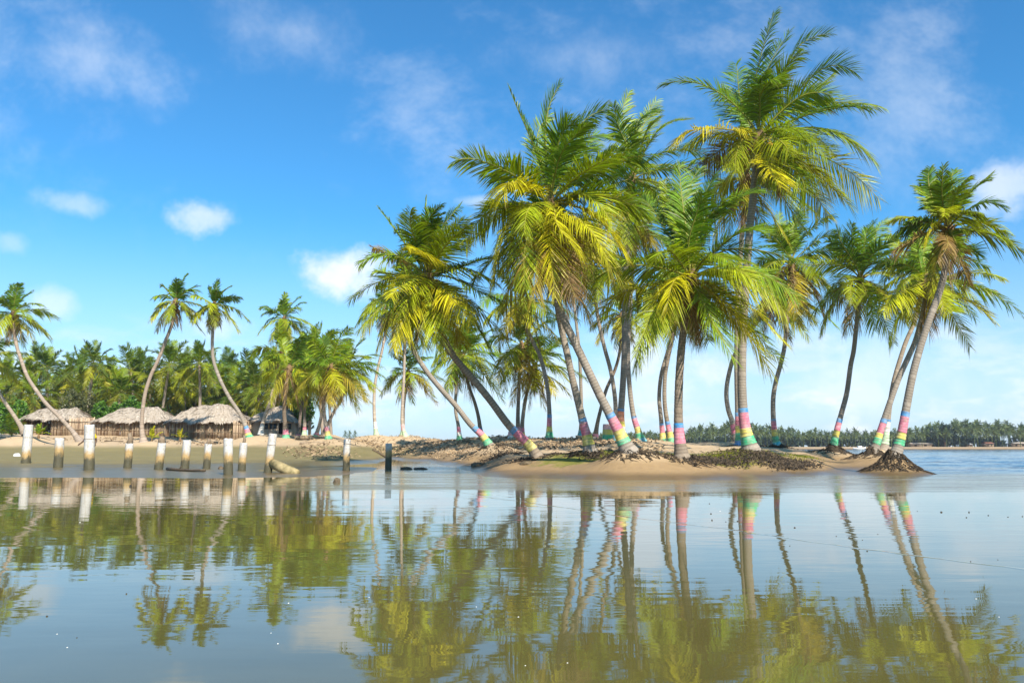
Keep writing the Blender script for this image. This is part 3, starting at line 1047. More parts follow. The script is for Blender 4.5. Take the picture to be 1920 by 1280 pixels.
S_ = 'on the sand spit'
P_(label='thick straight front palm in the middle of the spit, blue and pink bands only', pts=[(1279, 864), (1273, 810), (1272, 760), (1274, 700), (1279, 640), (1287, 580), (1296, 522)], d=27, w=17,
   bands=[('b', 793, 802), ('p', 802, 831)], traced=C_TR, n_auto=9, L=3.9, seed=11, nl=70, nuts=5, nutcol=(.34, .27, .03), roots=(.75, .22, 90), flare=1.2, tone=(.82, .76, .70), dead=2)
P_(label='tallest palm of all, its crown high above the others, thick trunk with wide pink band', pts=[(1408, 846), (1397, 800), (1392, 750), (1391, 690), (1393, 620), (1398, 540), (1404, 450), (1412, 370), (1419, 300), (1424, 255)], d=30.5, w=18,
   bands=[('b', 765, 773), ('p', 773, 802), ('y', 802, 817), ('g', 817, 832)], traced=A_TR, n_auto=10, L=4.3, seed=12, nl=70, nuts=3, nutcol=(.40, .17, .03), roots=(.95, .16, 130), dead=2)
P_(label='slim straight palm close behind the tallest, blue bands at top and bottom', pts=[(1389, 838), (1385, 790), (1383, 730), (1382, 660), (1384, 560), (1390, 460), (1398, 370), (1400, 335)], d=39, w=12,
   bands=[('b', 773, 780), ('p', 780, 798), ('y', 798, 811), ('g', 811, 825), ('b', 825, 836)], n_auto=20, L=4.0, seed=13, nl=52, roots=(.5, .1, 30), yellow=.3)
P_(label='thin bowed palm behind the tallest palm, trunk bulging out to the left', pts=[(1381, 818), (1373, 790), (1365, 765), (1362, 735), (1367, 700), (1380, 660), (1408, 618), (1430, 590), (1452, 560)], d=52, w=9,
   bands=[('p', 795, 812)], n_auto=18, L=3.8, seed=14, nl=46, tone=(1.2, 1.2, 1.2))
P_(label='big leaning palm with the widest yellow-green crown, trunk slanting up to the left', pts=[(1179, 848), (1160, 808), (1142, 774), (1122, 735), (1097, 682), (1076, 638), (1058, 600), (1042, 552), (1032, 480), (1030, 425), (1032, 382)], d=26.5, w=17,
   bands=[('b', 775, 783), ('p', 783, 806), ('y', 806, 822), ('g', 822, 831)], traced=B_TR, n_auto=9, L=4.1, seed=15, nl=70, nuts=4, nutcol=(.08, .05, .03), roots=(.6, .2, 80), dead=3)
P_(label='leaning palm just left of the big leaning one, pink band above a yellow one', pts=[(1107, 850), (1101, 820), (1093, 790), (1085, 757), (1073, 708), (1063, 661), (1053, 617), (1043, 560), (1034, 500), (1028, 450)], d=29, w=14,
   bands=[('b', 784, 792), ('p', 792, 815), ('y', 815, 834)], n_auto=20, L=3.8, seed=16, nl=58, roots=(.7, .16, 60), yellow=.6)
P_(label='slender straight palm with a turquoise foot behind the two leaning ones', pts=[(1088, 824), (1090, 790), (1090, 750), (1088, 692), (1085, 645), (1079, 592), (1074, 540), (1070, 490)], d=62, w=7,
   bands=[('t', 806, 822)], n_auto=18, L=4.0, seed=17, nl=40)
P_(label='palm leaning left behind the big leaning trunk, without any clear paint', pts=[(1157, 828), (1155, 790), (1153, 745), (1145, 695), (1133, 650), (1122, 600), (1114, 545), (1110, 500)], d=48, w=8.5,
   bands=[('t', 815, 826)], n_auto=18, L=3.9, seed=18, nl=46, tone=(1.15, 1.12, 1.08))
P_(label='crooked brown palm crossing behind the others from lower left to upper right', pts=[(1116, 822), (1120, 795), (1127, 765), (1137, 730), (1152, 696), (1161, 665), (1165, 630), (1166, 590)], d=62, w=7,
   bands=[('p', 813, 821)], n_auto=16, L=3.6, seed=19, nl=38, tone=(.8, .72, .66), yellow=.8)
P_(label='upright palm with an orange band over a white and turquoise foot', pts=[(1166, 832), (1165, 800), (1164, 775), (1168, 720), (1171, 650), (1171, 580), (1174, 500), (1178, 420), (1185, 335)], d=37, w=12.5,
   bands=[('b', 766, 771), ('o', 771, 790), ('y', 790, 800), ('w', 800, 815), ('t', 815, 828)], traced=D_TR, n_auto=10, L=4.1, seed=20, nl=58, flare=.9, dead=3)
P_(label='upright palm right beside the orange banded one, foot painted green and blue', pts=[(1203, 829), (1196, 806), (1188, 780), (1182, 740), (1178, 690), (1178, 640), (1181, 580), (1186, 500), (1196, 425)], d=46, w=9.5,
   bands=[('b', 780, 784), ('p', 784, 800), ('y', 800, 811), ('g', 811, 821), ('t', 821, 829)], n_auto=18, L=3.9, seed=21, nl=46, yellow=.6)
P_(label='left one of a thin pair curving together behind the thick front palm', pts=[(1244, 833), (1242, 812), (1239, 780), (1236, 744), (1240, 702), (1251, 662), (1261, 625), (1266, 580), (1266, 545)], d=54, w=8,
   bands=[('b', 793, 797), ('p', 797, 811), ('y', 811, 822), ('g', 822, 832)], n_auto=18, L=3.9, seed=22, nl=42)
P_(label='right one of a thin pair curving together behind the thick front palm', pts=[(1260, 832), (1256, 812), (1250, 785), (1246, 750), (1247, 705), (1254, 665), (1262, 630), (1272, 590), (1280, 555)], d=50, w=8.5,
   bands=[('b', 790, 796), ('p', 796, 809), ('y', 809, 820), ('g', 820, 831)], n_auto=16, L=3.9, seed=23, nl=42, tone=(.9, .86, .8))
P_(label='S-curved palm right of the tallest one, foot painted green and blue on a mound', pts=[(1459, 840), (1453, 815), (1450, 780), (1450, 745), (1455, 715), (1464, 682), (1471, 650), (1475, 612), (1479, 560), (1484, 492)], d=47, w=9.5,
   bands=[('b', 785, 789), ('p', 789, 805), ('y', 805, 817), ('g', 817, 828), ('t', 828, 838)], traced=F_TR, n_auto=8, L=3.9, seed=24, nl=50, nuts=5, nutcol=(.36, .24, .03), roots=(1.3, .28, 60), flare=.9, dead=5)
P_(label='lone slim palm standing at the right tip of the sand, thin trunk and airy crown', pts=[(1562, 846), (1565, 825), (1571, 800), (1579, 770), (1588, 735), (1595, 685), (1601, 655), (1607, 600), (1613, 550), (1613, 522)], d=41, w=10,
   bands=[('b', 785, 792), ('p', 792, 807), ('y', 807, 819), ('g', 819, 834)], traced=G_TR, n_auto=8, L=3.9, seed=25, nl=54, roots=(.95, .38, 60), flare=1.0, dead=2)
P_(label='rightmost palm leaning right over the water on a dark cone of roots', pts=[(1676, 858), (1684, 838), (1692, 805), (1700, 760), (1711, 704), (1725, 652), (1742, 600), (1757, 560), (1769, 519), (1776, 465), (1778, 428)], d=29.3, w=15,
   bands=[('b', 772, 781), ('p', 781, 811), ('y', 811, 823), ('g', 823, 834)], traced=H_TR, n_auto=4, L=2.8, seed=26, nl=62, roots=(.86, .30, 190), flare=.85, dead=1)
P_(label='leaning palm next to the rightmost one, root mound reaching left over the sand', pts=[(1636, 851), (1643, 833), (1652, 805), (1664, 768), (1684, 712), (1702, 672), (1716, 640), (1728, 597), (1735, 560), (1737, 528)], d=36, w=11.5,
   bands=[('b', 785, 793), ('p', 793, 812), ('y', 812, 821), ('g', 821, 833)], traced=I_TR, n_auto=9, L=3.6, seed=27, nl=56, roots=(.95, .34, 80), flare=.9, dead=3)
P_(label='pale trunked palm tucked behind the leaning one at the right', pts=[(1657, 842), (1660, 825), (1664, 795), (1669, 755), (1676, 715), (1687, 676), (1699, 640), (1716, 600), (1724, 560), (1722, 505)], d=42, w=9.5,
   bands=[('b', 786, 790), ('w', 790, 810), ('l', 810, 832)], n_auto=17, L=3.6, seed=28, nl=48, tone=(1.15, 1.1, 1.05))
P_(label='strongly slanted ringed palm, nearest of the two leaning far left', pts=[(1008, 858), (992, 834), (971, 814), (950, 792), (919, 750), (883, 706), (850, 667), (828, 625), (812, 575), (803, 518)], d=30, w=14.5,
   bands=[('b', 803, 810), ('p', 810, 828), ('y', 828, 843)], traced=E_TR, n_auto=9, L=3.7, seed=29, nl=66, nuts=4, nutcol=(.33, .27, .04), flare=.7, dead=3, tone=(.9, .84, .78), roots=(.7, .1, 40))
P_(label='thinner slanted palm behind the other slanted one, green foot in brown roots', pts=[(918, 836), (904, 816), (881, 794), (856, 762), (825, 727), (800, 696), (775, 656), (765, 625), (760, 590), (762, 550)], d=43, w=10.5,
   bands=[('b', 801, 807), ('p', 807, 816), ('y', 816, 824), ('g', 824, 833)], n_auto=18, L=3.8, seed=30, nl=54, roots=(1.0, .15, 50), yellow=.5, flare=.8)
BK = 'coconut palms along the top of the bank'
P_(label='tall thin pale palm left of the slanted ones, standing alone on the bank', pts=[(706, 818), (702, 780), (702, 733), (708, 692), (717, 654), (724, 610), (723, 580)], d=80, w=6.2, bands=[('w', 790, 803), ('l', 803, 814)],
   n_auto=15, L=4.2, seed=31, nl=36, group=BK, tone=(1.5, 1.45, 1.4))
P_(label='tall thin pale palm between the bank palm and the slanted ones, foot pale green', pts=[(761, 820), (755, 800), (754, 775), (757, 712), (759, 660), (762, 625), (766, 600)], d=80, w=6.2, bands=[('k', 795, 806), ('l', 806, 819)],
   n_auto=14, L=4.0, seed=32, nl=36, group=BK, tone=(1.4, 1.35, 1.3))
P_(label='short palm behind two thin pale trunks with a low yellow-green crown', pts=[(754, 822), (756, 795), (757, 760), (761, 730), (765, 697)], d=84, w=6.5, bands=[('w', 796, 808), ('l', 808, 821)],
   n_auto=17, L=4.2, seed=33, nl=38, group=BK, yellow=.6, dead=4)
P_(label='thin palm crossing behind the slanted trunks, pale green foot', pts=[(862, 826), (861, 815), (859, 796), (854, 767), (855, 733), (857, 698), (861, 650)], d=68, w=6.6, bands=[('p', 800, 810), ('w', 810, 816), ('g', 816, 825)],
   n_auto=14, L=3.9, seed=34, nl=38, group=BK)
P_(label='dark curved palm between the slanted trunks, low drooping crown', pts=[(904, 822), (901, 808), (897, 781), (890, 754), (881, 729), (875, 705), (869, 668)], d=62, w=7, bands=[('b', 802, 805), ('p', 805, 811), ('y', 811, 818)],
   n_auto=18, L=4.3, seed=35, nl=42, group=BK, tone=(.8, .75, .7), dead=4)
P_(label='straight brown palm in the gap, left of a pair with drooping crowns', pts=[(972, 822), (971, 785), (972, 750), (974, 710), (977, 670), (978, 648)], d=58, w=7.6, bands=[('p', 800, 812), ('y', 812, 822)],
   n_auto=19, L=4.2, seed=36, nl=44, group=BK, tone=(.75, .68, .62), dead=4, yellow=.6)
P_(label='slightly bent palm in the gap, right of a pair with drooping crowns', pts=[(980, 826), (979, 812), (980, 785), (986, 745), (995, 712), (1002, 688)], d=60, w=7.4, bands=[('p', 801, 810), ('y', 810, 817), ('g', 817, 824)],
   n_auto=14, L=3.9, seed=37, nl=42, group=BK, dead=4, yellow=.8)
P_(label='bent palm left of the big leaning ones, green and white foot on the bank top', pts=[(1030, 824), (1030, 800), (1030, 770), (1026, 724), (1014, 672), (998, 638), (987, 608), (980, 565)], d=54, w=8.5, bands=[('b', 777, 783), ('p', 783, 799), ('y', 799, 809), ('g', 809, 820)],
   n_auto=19, L=4.0, seed=38, nl=48, group=BK, yellow=.6)
LV = 'coconut palms by the huts'
P_(label='curved palm at the right end of the huts, red and green foot', pts=[(467, 820), (461, 800), (449, 774), (430, 745), (413, 712), (401, 678), (398, 647), (400, 605), (402, 572)], d=66, w=7.5, bands=[('b', 799, 804), ('p', 804, 811), ('y', 811, 815), ('g', 815, 821)],
   n_auto=17, L=2.9, seed=41, nl=38, group=LV, dead=4)
P_(label='pale bent palm in front of the small hut, white foot', pts=[(489, 816), (491, 800), (497, 778), (505, 757), (513, 726), (522, 692), (528, 660)], d=72, w=6.5, bands=[('w', 795, 815)],
   n_auto=15, L=4.0, seed=42, nl=38, group=LV, tone=(1.5, 1.45, 1.4))
P_(label='tall palm rising above the grove behind the small hut', pts=[(536, 800), (534, 760), (532, 700), (530, 650), (533, 597)], d=88, w=5.5, n_auto=20, L=3.9, seed=43, nl=38, group=LV, dead=6, nuts=4, nutcol=(.4, .25, .03))
P_(label='dark trunked palm right before the small hut with brown hanging fronds', pts=[(536, 824), (535, 800), (533, 775), (534, 745), (538, 710), (542, 690)], d=66, w=8, bands=[('p', 805, 814), ('g', 814, 824)],
   n_auto=14, L=4.2, seed=44, nl=44, group=LV, tone=(.6, .55, .5), dead=5)
P_(label='full crowned palm left of the open sky, green foot and many dead fronds', pts=[(616, 824), (613, 805), (609, 784), (607, 753), (612, 720), (620, 688)], d=64, w=7, bands=[('p', 800, 808), ('y', 808, 816), ('g', 816, 823)],
   n_auto=22, L=4.3, seed=45, nl=46, group=LV, dead=9, nuts=5, nutcol=(.45, .25, .03), yellow=.5)
P_(label='palm crossing behind the full crowned one, slanting up to the right', pts=[(606, 818), (612, 800), (620, 784), (630, 764), (641, 746), (652, 690)], d=74, w=6.2, n_auto=18, L=4.0, seed=46, nl=38, group=LV, dead=3)
P_(label='reddish green footed palm leaning right, left of the full crowned one', pts=[(591, 822), (594, 812), (599, 795), (605, 767), (612, 735), (618, 700)], d=72, w=6.2, bands=[('p', 811, 815), ('g', 815, 822)], n_auto=16, L=3.9, seed=47, nl=38, group=LV)
P_(label='dark thin palm right of the small hut, first of two close together', pts=[(558, 823), (561, 800), (564, 770), (568, 735), (571, 700)], d=72, w=6, bands=[('p', 813, 818), ('y', 818, 823)], n_auto=16, L=3.9, seed=48, nl=36, group=LV, tone=(.65, .6, .6))
P_(label='pink and pale green footed palm right of the small hut, second of two', pts=[(570, 820), (571, 800), (571, 770), (573, 740), (585, 690), (592, 668)], d=74, w=6, bands=[('p', 800, 806), ('l', 806, 818)], n_auto=18, L=4.0, seed=49, nl=36, group=LV)
P_(label='long leaning palm in front of the leftmost hut, trunk slanting up to the left', pts=[(150, 828), (133, 805), (112, 782), (87, 757), (71, 736), (52, 707), (40, 676), (31, 647), (25, 610), (25, 588)], d=66, w=7.5, n_auto=19, L=3.5, seed=50, nl=42, group=LV, nuts=5, nutcol=(.42, .27, .03), dead=4, tone=(1.15, 1.08, 1.05))
P_(label='leaning palm at the left edge of the picture, its crown partly cut off', pts=[(45, 808), (27, 780), (10, 755), (-2, 735), (-18, 700), (-30, 668)], d=70, w=7, n_auto=18, L=3.8, seed=51, nl=40, group=LV, dead=4, tone=(1.1, 1.05, 1.))
P_(label='tall curved palm before the middle hut, leaning to the right at the top', pts=[(269, 829), (266, 805), (266, 785), (268, 763), (273, 734), (283, 703), (294, 680), (308, 645), (323, 605), (329, 566)], d=66, w=7.5, n_auto=18, L=3.2, seed=52, nl=40, group=LV, dead=4, tone=(1.2, 1.1, 1.05), yellow=.6)

for k in PB:
    b = at(*k['pts'][0], k['d'])
    dz = b[2] - float(H0(np.array([b[0]]), np.array([b[1]]))[0])
    dz = max(-.5, min(.6, dz))
    print('mound %.2f d%.0f %s' % (dz, k['d'], k['label'][:40]))
    MOUNDS.append((b[0], b[1], dz + .03, .80 if k['seed'] == 26 else (1.2 if k['d'] < 45 else 2.2)))

# ---------------------------------------------------------------- ground and water
us = np.concatenate([np.linspace(-1.6, -.7, 24, endpoint=False), np.linspace(-.7, .55, 420, endpoint=False), np.linspace(.55, 1.5, 30)])
ds = np.concatenate([np.linspace(18, 24, 12, endpoint=False), np.linspace(24, 34, 100, endpoint=False), np.linspace(34, 60, 130, endpoint=False),
                     np.linspace(60, 100, 110, endpoint=False), np.geomspace(100, 400, 30)])
UU, DD = np.meshgrid(us, ds)
XX = UU * DD
ZZ = H(XX, DD)
V = np.stack([XX, DD, ZZ], -1).reshape(-1, 3)
nr, nc_ = UU.shape
i = np.arange(nr - 1)[:, None]
j = np.arange(nc_ - 1)[None]
a, b, c, d = i * nc_ + j, i * nc_ + j + 1, (i + 1) * nc_ + j + 1, (i + 1) * nc_ + j
T = np.concatenate([np.stack([a, b, c], -1).reshape(-1, 3), np.stack([a, c, d], -1).reshape(-1, 3)])
go = bpy.data.objects.new('beach_ground', tri_mesh('beach_ground', V, T, M_SAND, True))
COL.objects.link(go)
tag(go, 'sandy spit and beach rising from the wet tidal flat', kind='structure')
wm = MB()
S = 1500
wm.quad((-S, -S, 0), (S, -S, 0), (S, S, 0), (-S, S, 0))
wo_ = wm.build('water', M_WATER)
tag(wo_, 'shallow still water over wet sand, opening into the lagoon', kind='structure')

wd = np.geomspace(29.5, 190, 420)
wu = np.linspace(.425, 1.25, 260)
WU, WD = np.meshgrid(wu, wd)
WX = WU * WD
ridge = lambda a, b, sd: 1 - np.abs(fbm(a, b, sd, 3)) * 2.4
wv = .055 * np.clip(ridge(WX * .16 + WD * .05, WD * .34, 41), 0, 1) ** 3 + .03 * np.clip(ridge(WX * .45, WD * .95 + WX * .1, 47), 0, 1) ** 2
wv = wv + .03 * np.clip(fbm(WX * .05, WD * .12, 53, 2) + .1, 0, 1)
edge_ = np.clip((WU - .43) / .06, 0, 1) * np.clip((WD - 30 - 3 * fbm(WX * .2, WD * .2, 59, 2)) / 5, 0, 1) * np.clip((188 - WD) / 60, 0, 1) * np.clip((1.24 - WU) / .1, 0, 1)
WZ = wv * edge_ - .004 - .03 * (1 - np.clip(edge_ * 8, 0, 1))
nr, nc_ = WU.shape
i = np.arange(nr - 1)[:, None]
j = np.arange(nc_ - 1)[None]
a, b, c, d = i * nc_ + j, i * nc_ + j + 1, (i + 1) * nc_ + j + 1, (i + 1) * nc_ + j
T = np.concatenate([np.stack([a, b, c], -1).reshape(-1, 3), np.stack([a, c, d], -1).reshape(-1, 3)])
lw_ = bpy.data.objects.new('lagoon_water', tri_mesh('lagoon_water', np.stack([WX, WD, WZ], -1).reshape(-1, 3), T, M_WATER, True))
COL.objects.link(lw_)
tag(lw_, 'rippled blue lagoon water beyond the tip of the spit', kind='structure')

for k in PB:
    make_palm(**k)

# ---------------------------------------------------------------- grove behind the huts (copies of a few palms, fronds stay parts)
def frond_library(n, L, nl, seed0, cols):
    lib = []
    for i in range(n):
        rg = np.random.default_rng(seed0 + i)
        e_ = math.radians(84 - 126 * ((i + .5) / n) ** .85)
        dv = np.array([math.cos(e_), 0, math.sin(e_)])
        P1 = dv * L * .52
        P2 = dv * L * .9 + np.array([0, 0, -L * (.12 + .40 * math.cos(e_) ** 1.5)])
        Vv, Tn, A, R = frond_arrays(np.zeros(3), P1, P2, nl=nl, lmax=L * .26, lw=.105, droop=.2 + .3 * i / n, roll=rg.uniform(-.25, .25), twist=rg.uniform(-.4, .4), wind=0, rad=.035, seed=seed0 + i)
        lib.append(tri_mesh('frond', Vv, Tn, M_FROND, False, {'age': A, 'rachis': R}))
    return lib


LIB = frond_library(18, 4.3, 46, 900, None)
GROVE = [(88, 692, 96), (176, 682, 92), (246, 696, 98), (318, 684, 96), (374, 682, 92), (130, 708, 104), (48, 712, 98), (12, 706, 108), (205, 716, 106), (288, 716, 108),
         (345, 722, 100), (428, 702, 104), (462, 700, 98), (500, 700, 108), (480, 726, 92), (408, 722, 98), (592, 664, 92), (556, 690, 96), (150, 692, 112), (226, 738, 90), (60, 742, 92),
         (110, 740, 108), (320, 742, 104), (440, 742, 96), (520, 722, 88), (265, 690, 118), (395, 700, 118), (-40, 715, 98), (-30, 745, 92), (545, 735, 100), (185, 735, 112), (20, 735, 116), (70, 680, 120), (350, 690, 120), (515, 690, 104), (570, 665, 104), (610, 670, 98), (255, 722, 100), (160, 725, 100), (370, 728, 108), (465, 735, 110), (580, 705, 100), (-60, 690, 112)]
def ordinal(n):
    return '%d%s' % (n, 'th' if 10 <= n % 100 <= 20 else {1: 'st', 2: 'nd', 3: 'rd'}.get(n % 10, 'th'))


def row_of(dd_):
    return 0 if dd_ < 97 else (1 if dd_ < 109 else 2)


for gi, (px, py, dd_) in enumerate(GROVE):
    grow = row_of(dd_)
    rank_ = 1 + sum(1 for q in GROVE if row_of(q[2]) == grow and q[0] < px)
    glab = '%s palm from the left in the %s row of the grove behind the thatched huts' % (ordinal(rank_), ('front', 'middle', 'rear')[grow])
    rg = np.random.default_rng(300 + gi)
    heart = at(px, py, dd_)
    bx_, by_ = heart[0] + rg.uniform(-1.2, 1.2), dd_ + rg.uniform(-.5, .5)
    bz = hz1(bx_, by_)
    root = empty('coconut_palm', (bx_, by_, bz), glab, 'palm tree', 'palms of the grove behind the huts')
    mid = np.array([bx_ * .6 + heart[0] * .4, by_, bz + (heart[2] - bz) * .5])
    Pc = catmull([np.array([bx_, by_, bz - .2]), mid, heart], [8, 8])
    rr = np.linspace(.2, .13, len(Pc))
    tr = bpy.data.objects.new('trunk', ring_mesh(Pc, np.repeat(rr[:, None], 7, 1), 7, 'trunk', M_TRUNK, np.array([bx_, by_, bz]), np.zeros(len(Pc))))
    COL.objects.link(tr)
    place(tr, (bx_, by_, bz), root)
    tr.color = (.95, .9, .85, 1)
    n = 22
    sc_ = rg.uniform(.8, 1.02)
    ph = rg.uniform(0, 6.28)
    for i in range(n):
        idx = min(len(LIB) - 1, int(i / n * len(LIB)))
        o = bpy.data.objects.new('frond', LIB[idx])
        COL.objects.link(o)
        place(o, heart, root)
        o.rotation_euler = (0, rg.uniform(-.12, .12), ph + i * 2.39996 + rg.uniform(-.3, .3))
        o.scale = (sc_ * rg.uniform(.85, 1.1),) * 3
        t = i / n
        col = lerp3(DEEP, lerp3(GREEN, LIME, .4), rg.random()) if t < .5 else lerp3(lerp3(DEEP, LIME, rg.random() ** 2), lerp3(YEL, OCHRE, rg.random()), (t - .5) * 1.5 * rg.random())
        o.color = col + (1,)


# ---------------------------------------------------------------- shrubs and undergrowth
def leaf_cloud(blobs, n, size, seed, shell=.35):
    """leaf-sized folded quads spread through a set of ellipsoids (centre, radii)"""
    rg = np.random.default_rng(seed)
    vol = np.array([b[1][0] * b[1][1] * b[1][2] for b in blobs]) ** .67
    pick = rg.choice(len(blobs), n, p=vol / vol.sum())
    C = np.array([b[0] for b in blobs])[pick]
    R = np.array([b[1] for b in blobs])[pick]
    d_ = nrm(rg.normal(size=(n, 3)))
    rad = (shell + (1 - shell) * rg.random(n)) ** .5
    rad *= 1 + .22 * np.sin(d_[:, 0] * 5 + C[:, 0]) * np.cos(d_[:, 2] * 6 + C[:, 1])
    P = C + d_ * R * rad[:, None]
    a = nrm(rg.normal(size=(n, 3)) + d_ * .3)
    b = nrm(np.cross(a, rg.normal(size=(n, 3)) + np.array([0, 0, .8])))
    s = size * rg.uniform(.6, 1.4, n)[:, None]
    Vv = np.stack([P - a * s, P + b * s * .45, P + a * s, P - b * s * .45], 1).reshape(-1, 3)
    k = np.arange(n)[:, None] * 4
    T_ = np.concatenate([k + np.array([0, 1, 2]), k + np.array([0, 2, 3])], 0)
    return Vv, T_


def shrub(label, px, py_base, d_, rpx, hpx, mat, n, size, seed, cat='shrub', name='shrub'):
    rg = np.random.default_rng(seed)
    b = at(px, py_base, d_)
    b[2] = hz1(b[0], b[1])
    k = d_ / F
    w_, h_ = rpx * k, hpx * k
    root = empty(name, b, label, cat)
    blobs = []
    for i in range(9):
        o = np.array([rg.uniform(-.75, .75) * w_, rg.uniform(-.5, .5) * w_ * .7, rg.uniform(.3, .8) * h_])
        rr = rg.uniform(.3, .5)
        blobs.append((b + o, (w_ * rr, w_ * rr * .8, h_ * rr * .75)))
    Vv, T_ = leaf_cloud(blobs, n, size, seed)
    keep = Vv
    fo = bpy.data.objects.new('foliage', tri_mesh('foliage', Vv - b, T_, mat))
    COL.objects.link(fo)
    place(fo, b, root)
    mb = MB()
    for i in range(7):
        c = blobs[i][0]
        mb.tube([b + np.array([rg.uniform(-.2, .2), rg.uniform(-.2, .2), -.1]), (b + c) / 2 + rg.normal(size=3) * .1, c], [.07, .05, .02], 5)
    mb.build('stem', M_DARKWOOD, root, b)
    return root


shrub('greyish olive bushy tree rising behind the leftmost hut', 132, 808, 87, 42, 82, M_SHRUB2, 5200, .13, 401, 'tree', 'bushy_tree')
shrub('bright green leafy bush behind the fence between the first two huts', 190, 810, 86, 26, 60, M_SHRUB, 3200, .16, 402)
shrub('bright green leafy bush behind the roof of the second hut', 240, 808, 87, 34, 66, M_SHRUB, 4200, .16, 403)
shrub('low green bush between the second and third hut roofs', 305, 808, 88, 24, 52, M_SHRUB, 2400, .16, 404)
shrub('dark green bush at the left edge beside the leftmost hut', 20, 808, 86, 34, 62, M_SHRUB, 3400, .16, 405)
shrub('leafy young tree right of the small hut, behind thin trunks', 566, 822, 80, 17, 72, M_SHRUB, 1800, .16, 406, 'tree', 'young_tree')
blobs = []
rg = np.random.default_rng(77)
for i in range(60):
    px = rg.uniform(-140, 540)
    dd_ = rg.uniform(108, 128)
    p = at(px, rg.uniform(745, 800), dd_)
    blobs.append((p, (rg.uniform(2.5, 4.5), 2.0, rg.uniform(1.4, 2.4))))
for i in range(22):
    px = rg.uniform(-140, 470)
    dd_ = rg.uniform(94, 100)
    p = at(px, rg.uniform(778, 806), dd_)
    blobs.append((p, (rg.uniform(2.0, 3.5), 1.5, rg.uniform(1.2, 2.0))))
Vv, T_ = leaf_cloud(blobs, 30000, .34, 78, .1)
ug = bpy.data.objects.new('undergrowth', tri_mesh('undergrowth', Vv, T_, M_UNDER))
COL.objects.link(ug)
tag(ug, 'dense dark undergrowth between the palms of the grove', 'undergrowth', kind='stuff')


# ---------------------------------------------------------------- huts
def thatch_roof(parent, c, eave_w, eave_d, ridge_w, ze, zr, seed, n=2600, sag=.12, rz=0.0):
    """hipped thatch: lumpy solid skin plus overlapping straw bundles running down the slope"""
    rg = np.random.default_rng(seed)
    R = Matrix.Rotation(rz, 3, 'Z')

    def surf(u, v):
        # u 0..4 round the four sides, v 0 eave .. 1 ridge
        side = int(u) % 4
        f = u - int(u)
        e = [(-1, -1), (1, -1), (1, 1), (-1, 1)]
        a, b = e[side], e[(side + 1) % 4]
        ex = (a[0] * (1 - f) + b[0] * f) * eave_w / 2
        ey = (a[1] * (1 - f) + b[1] * f) * eave_d / 2
        rx = max(-ridge_w / 2, min(ridge_w / 2, ex * ridge_w / eave_w * 1.15))
        q = v ** .92
        x = ex * (1 - q) + rx * q
        y = ey * (1 - q)
        z = ze + (zr - ze) * (1 - (1 - v) ** 1.25) - sag * math.sin(math.pi * f) * (1 - v) * .5
        z += .07 * math.sin(x * 2.3 + seed) + .05 * math.sin(x * 5.1 + y * 3)
        return np.array(R @ Vector((x, y, 0))) + np.array([c[0], c[1], z])
    mb = MB()
    nu, nv = 48, 7
    for i in range(nu):
        for j in range(nv):
            u0, u1 = i * 4 / nu, (i + 1) * 4 / nu - 1e-6
            v0, v1 = j / nv, (j + 1) / nv
            mb.quad(surf(u0, v0), surf(u1, v0), surf(u1, v1), surf(u0, v1))
    roof = mb.build('roof', M_ROOFSKIN, parent, c)
    mb = MB()
    for i in range(n):
        u = rg.uniform(0, 4 - 1e-4)
        v = rg.random() ** 1.15
        if i < n * .22:
            v = rg.uniform(0, .05)
        p = surf(u, v)
        p2 = surf(u, max(v - .05, 0) if v > .05 else v + .05)
        dn = (p2 - p) if v > .05 else (p - p2)
        dn = nrm(dn + rg.normal(size=3) * .02)
        sd = nrm(np.cross(dn, UP) + rg.normal(size=3) * .15)
        out = np.cross(sd, dn)
        if out[2] < 0:
            out = -out
        L = rg.uniform(.22, .5)
        w_ = rg.uniform(.02, .06)
        a = p + out * rg.uniform(.015, .05)
        t = p + dn * L + out * rg.uniform(-.01, .05)
        b0 = len(mb.v)
        mb.v += [a - sd * w_, a + sd * w_, t]
        mb.f.append((b0, b0 + 1, b0 + 2))
    st = mb.build('thatch_straw', M_THATCH, roof, c)
    st['kind'] = 'stuff'
    return roof


def cane_wall(parent, p0, p1, h, seed, spacing=.085, name='cane_wall', mat=None, ragged=.06, zfun=None):
    rg = np.random.default_rng(seed)
    mb = MB()
    L = np.linalg.norm(np.array(p1[:2]) - np.array(p0[:2]))
    n = int(L / spacing)
    for i in range(n):
        f = (i + .5) / n
        p = np.array(p0) * (1 - f) + np.array(p1) * f + np.array([0, rg.uniform(-.02, .02), 0])
        hh = h * (1 + rg.uniform(-ragged, ragged * .4))
        lean = np.array([rg.uniform(-.03, .03), 0, 0])
        mb.tube([p + np.array([0, 0, -.15]), p + lean + np.array([0, 0, hh])], [rg.uniform(.03, .045), rg.uniform(.025, .04)], 5)
    o = mb.build(name, mat or M_CANE, parent, p0)
    mb = MB()
    for zf in (.35, .78):
        q0, q1 = np.array(p0) + np.array([0, -.06, h * zf]), np.array(p1) + np.array([0, -.06, h * zf])
        mb.tube([q0, (q0 + q1) / 2 + np.array([0, 0, -.04]), q1], .032, 5)
    mb.build('cross_rail', M_WOOD, o, p0)
    return o


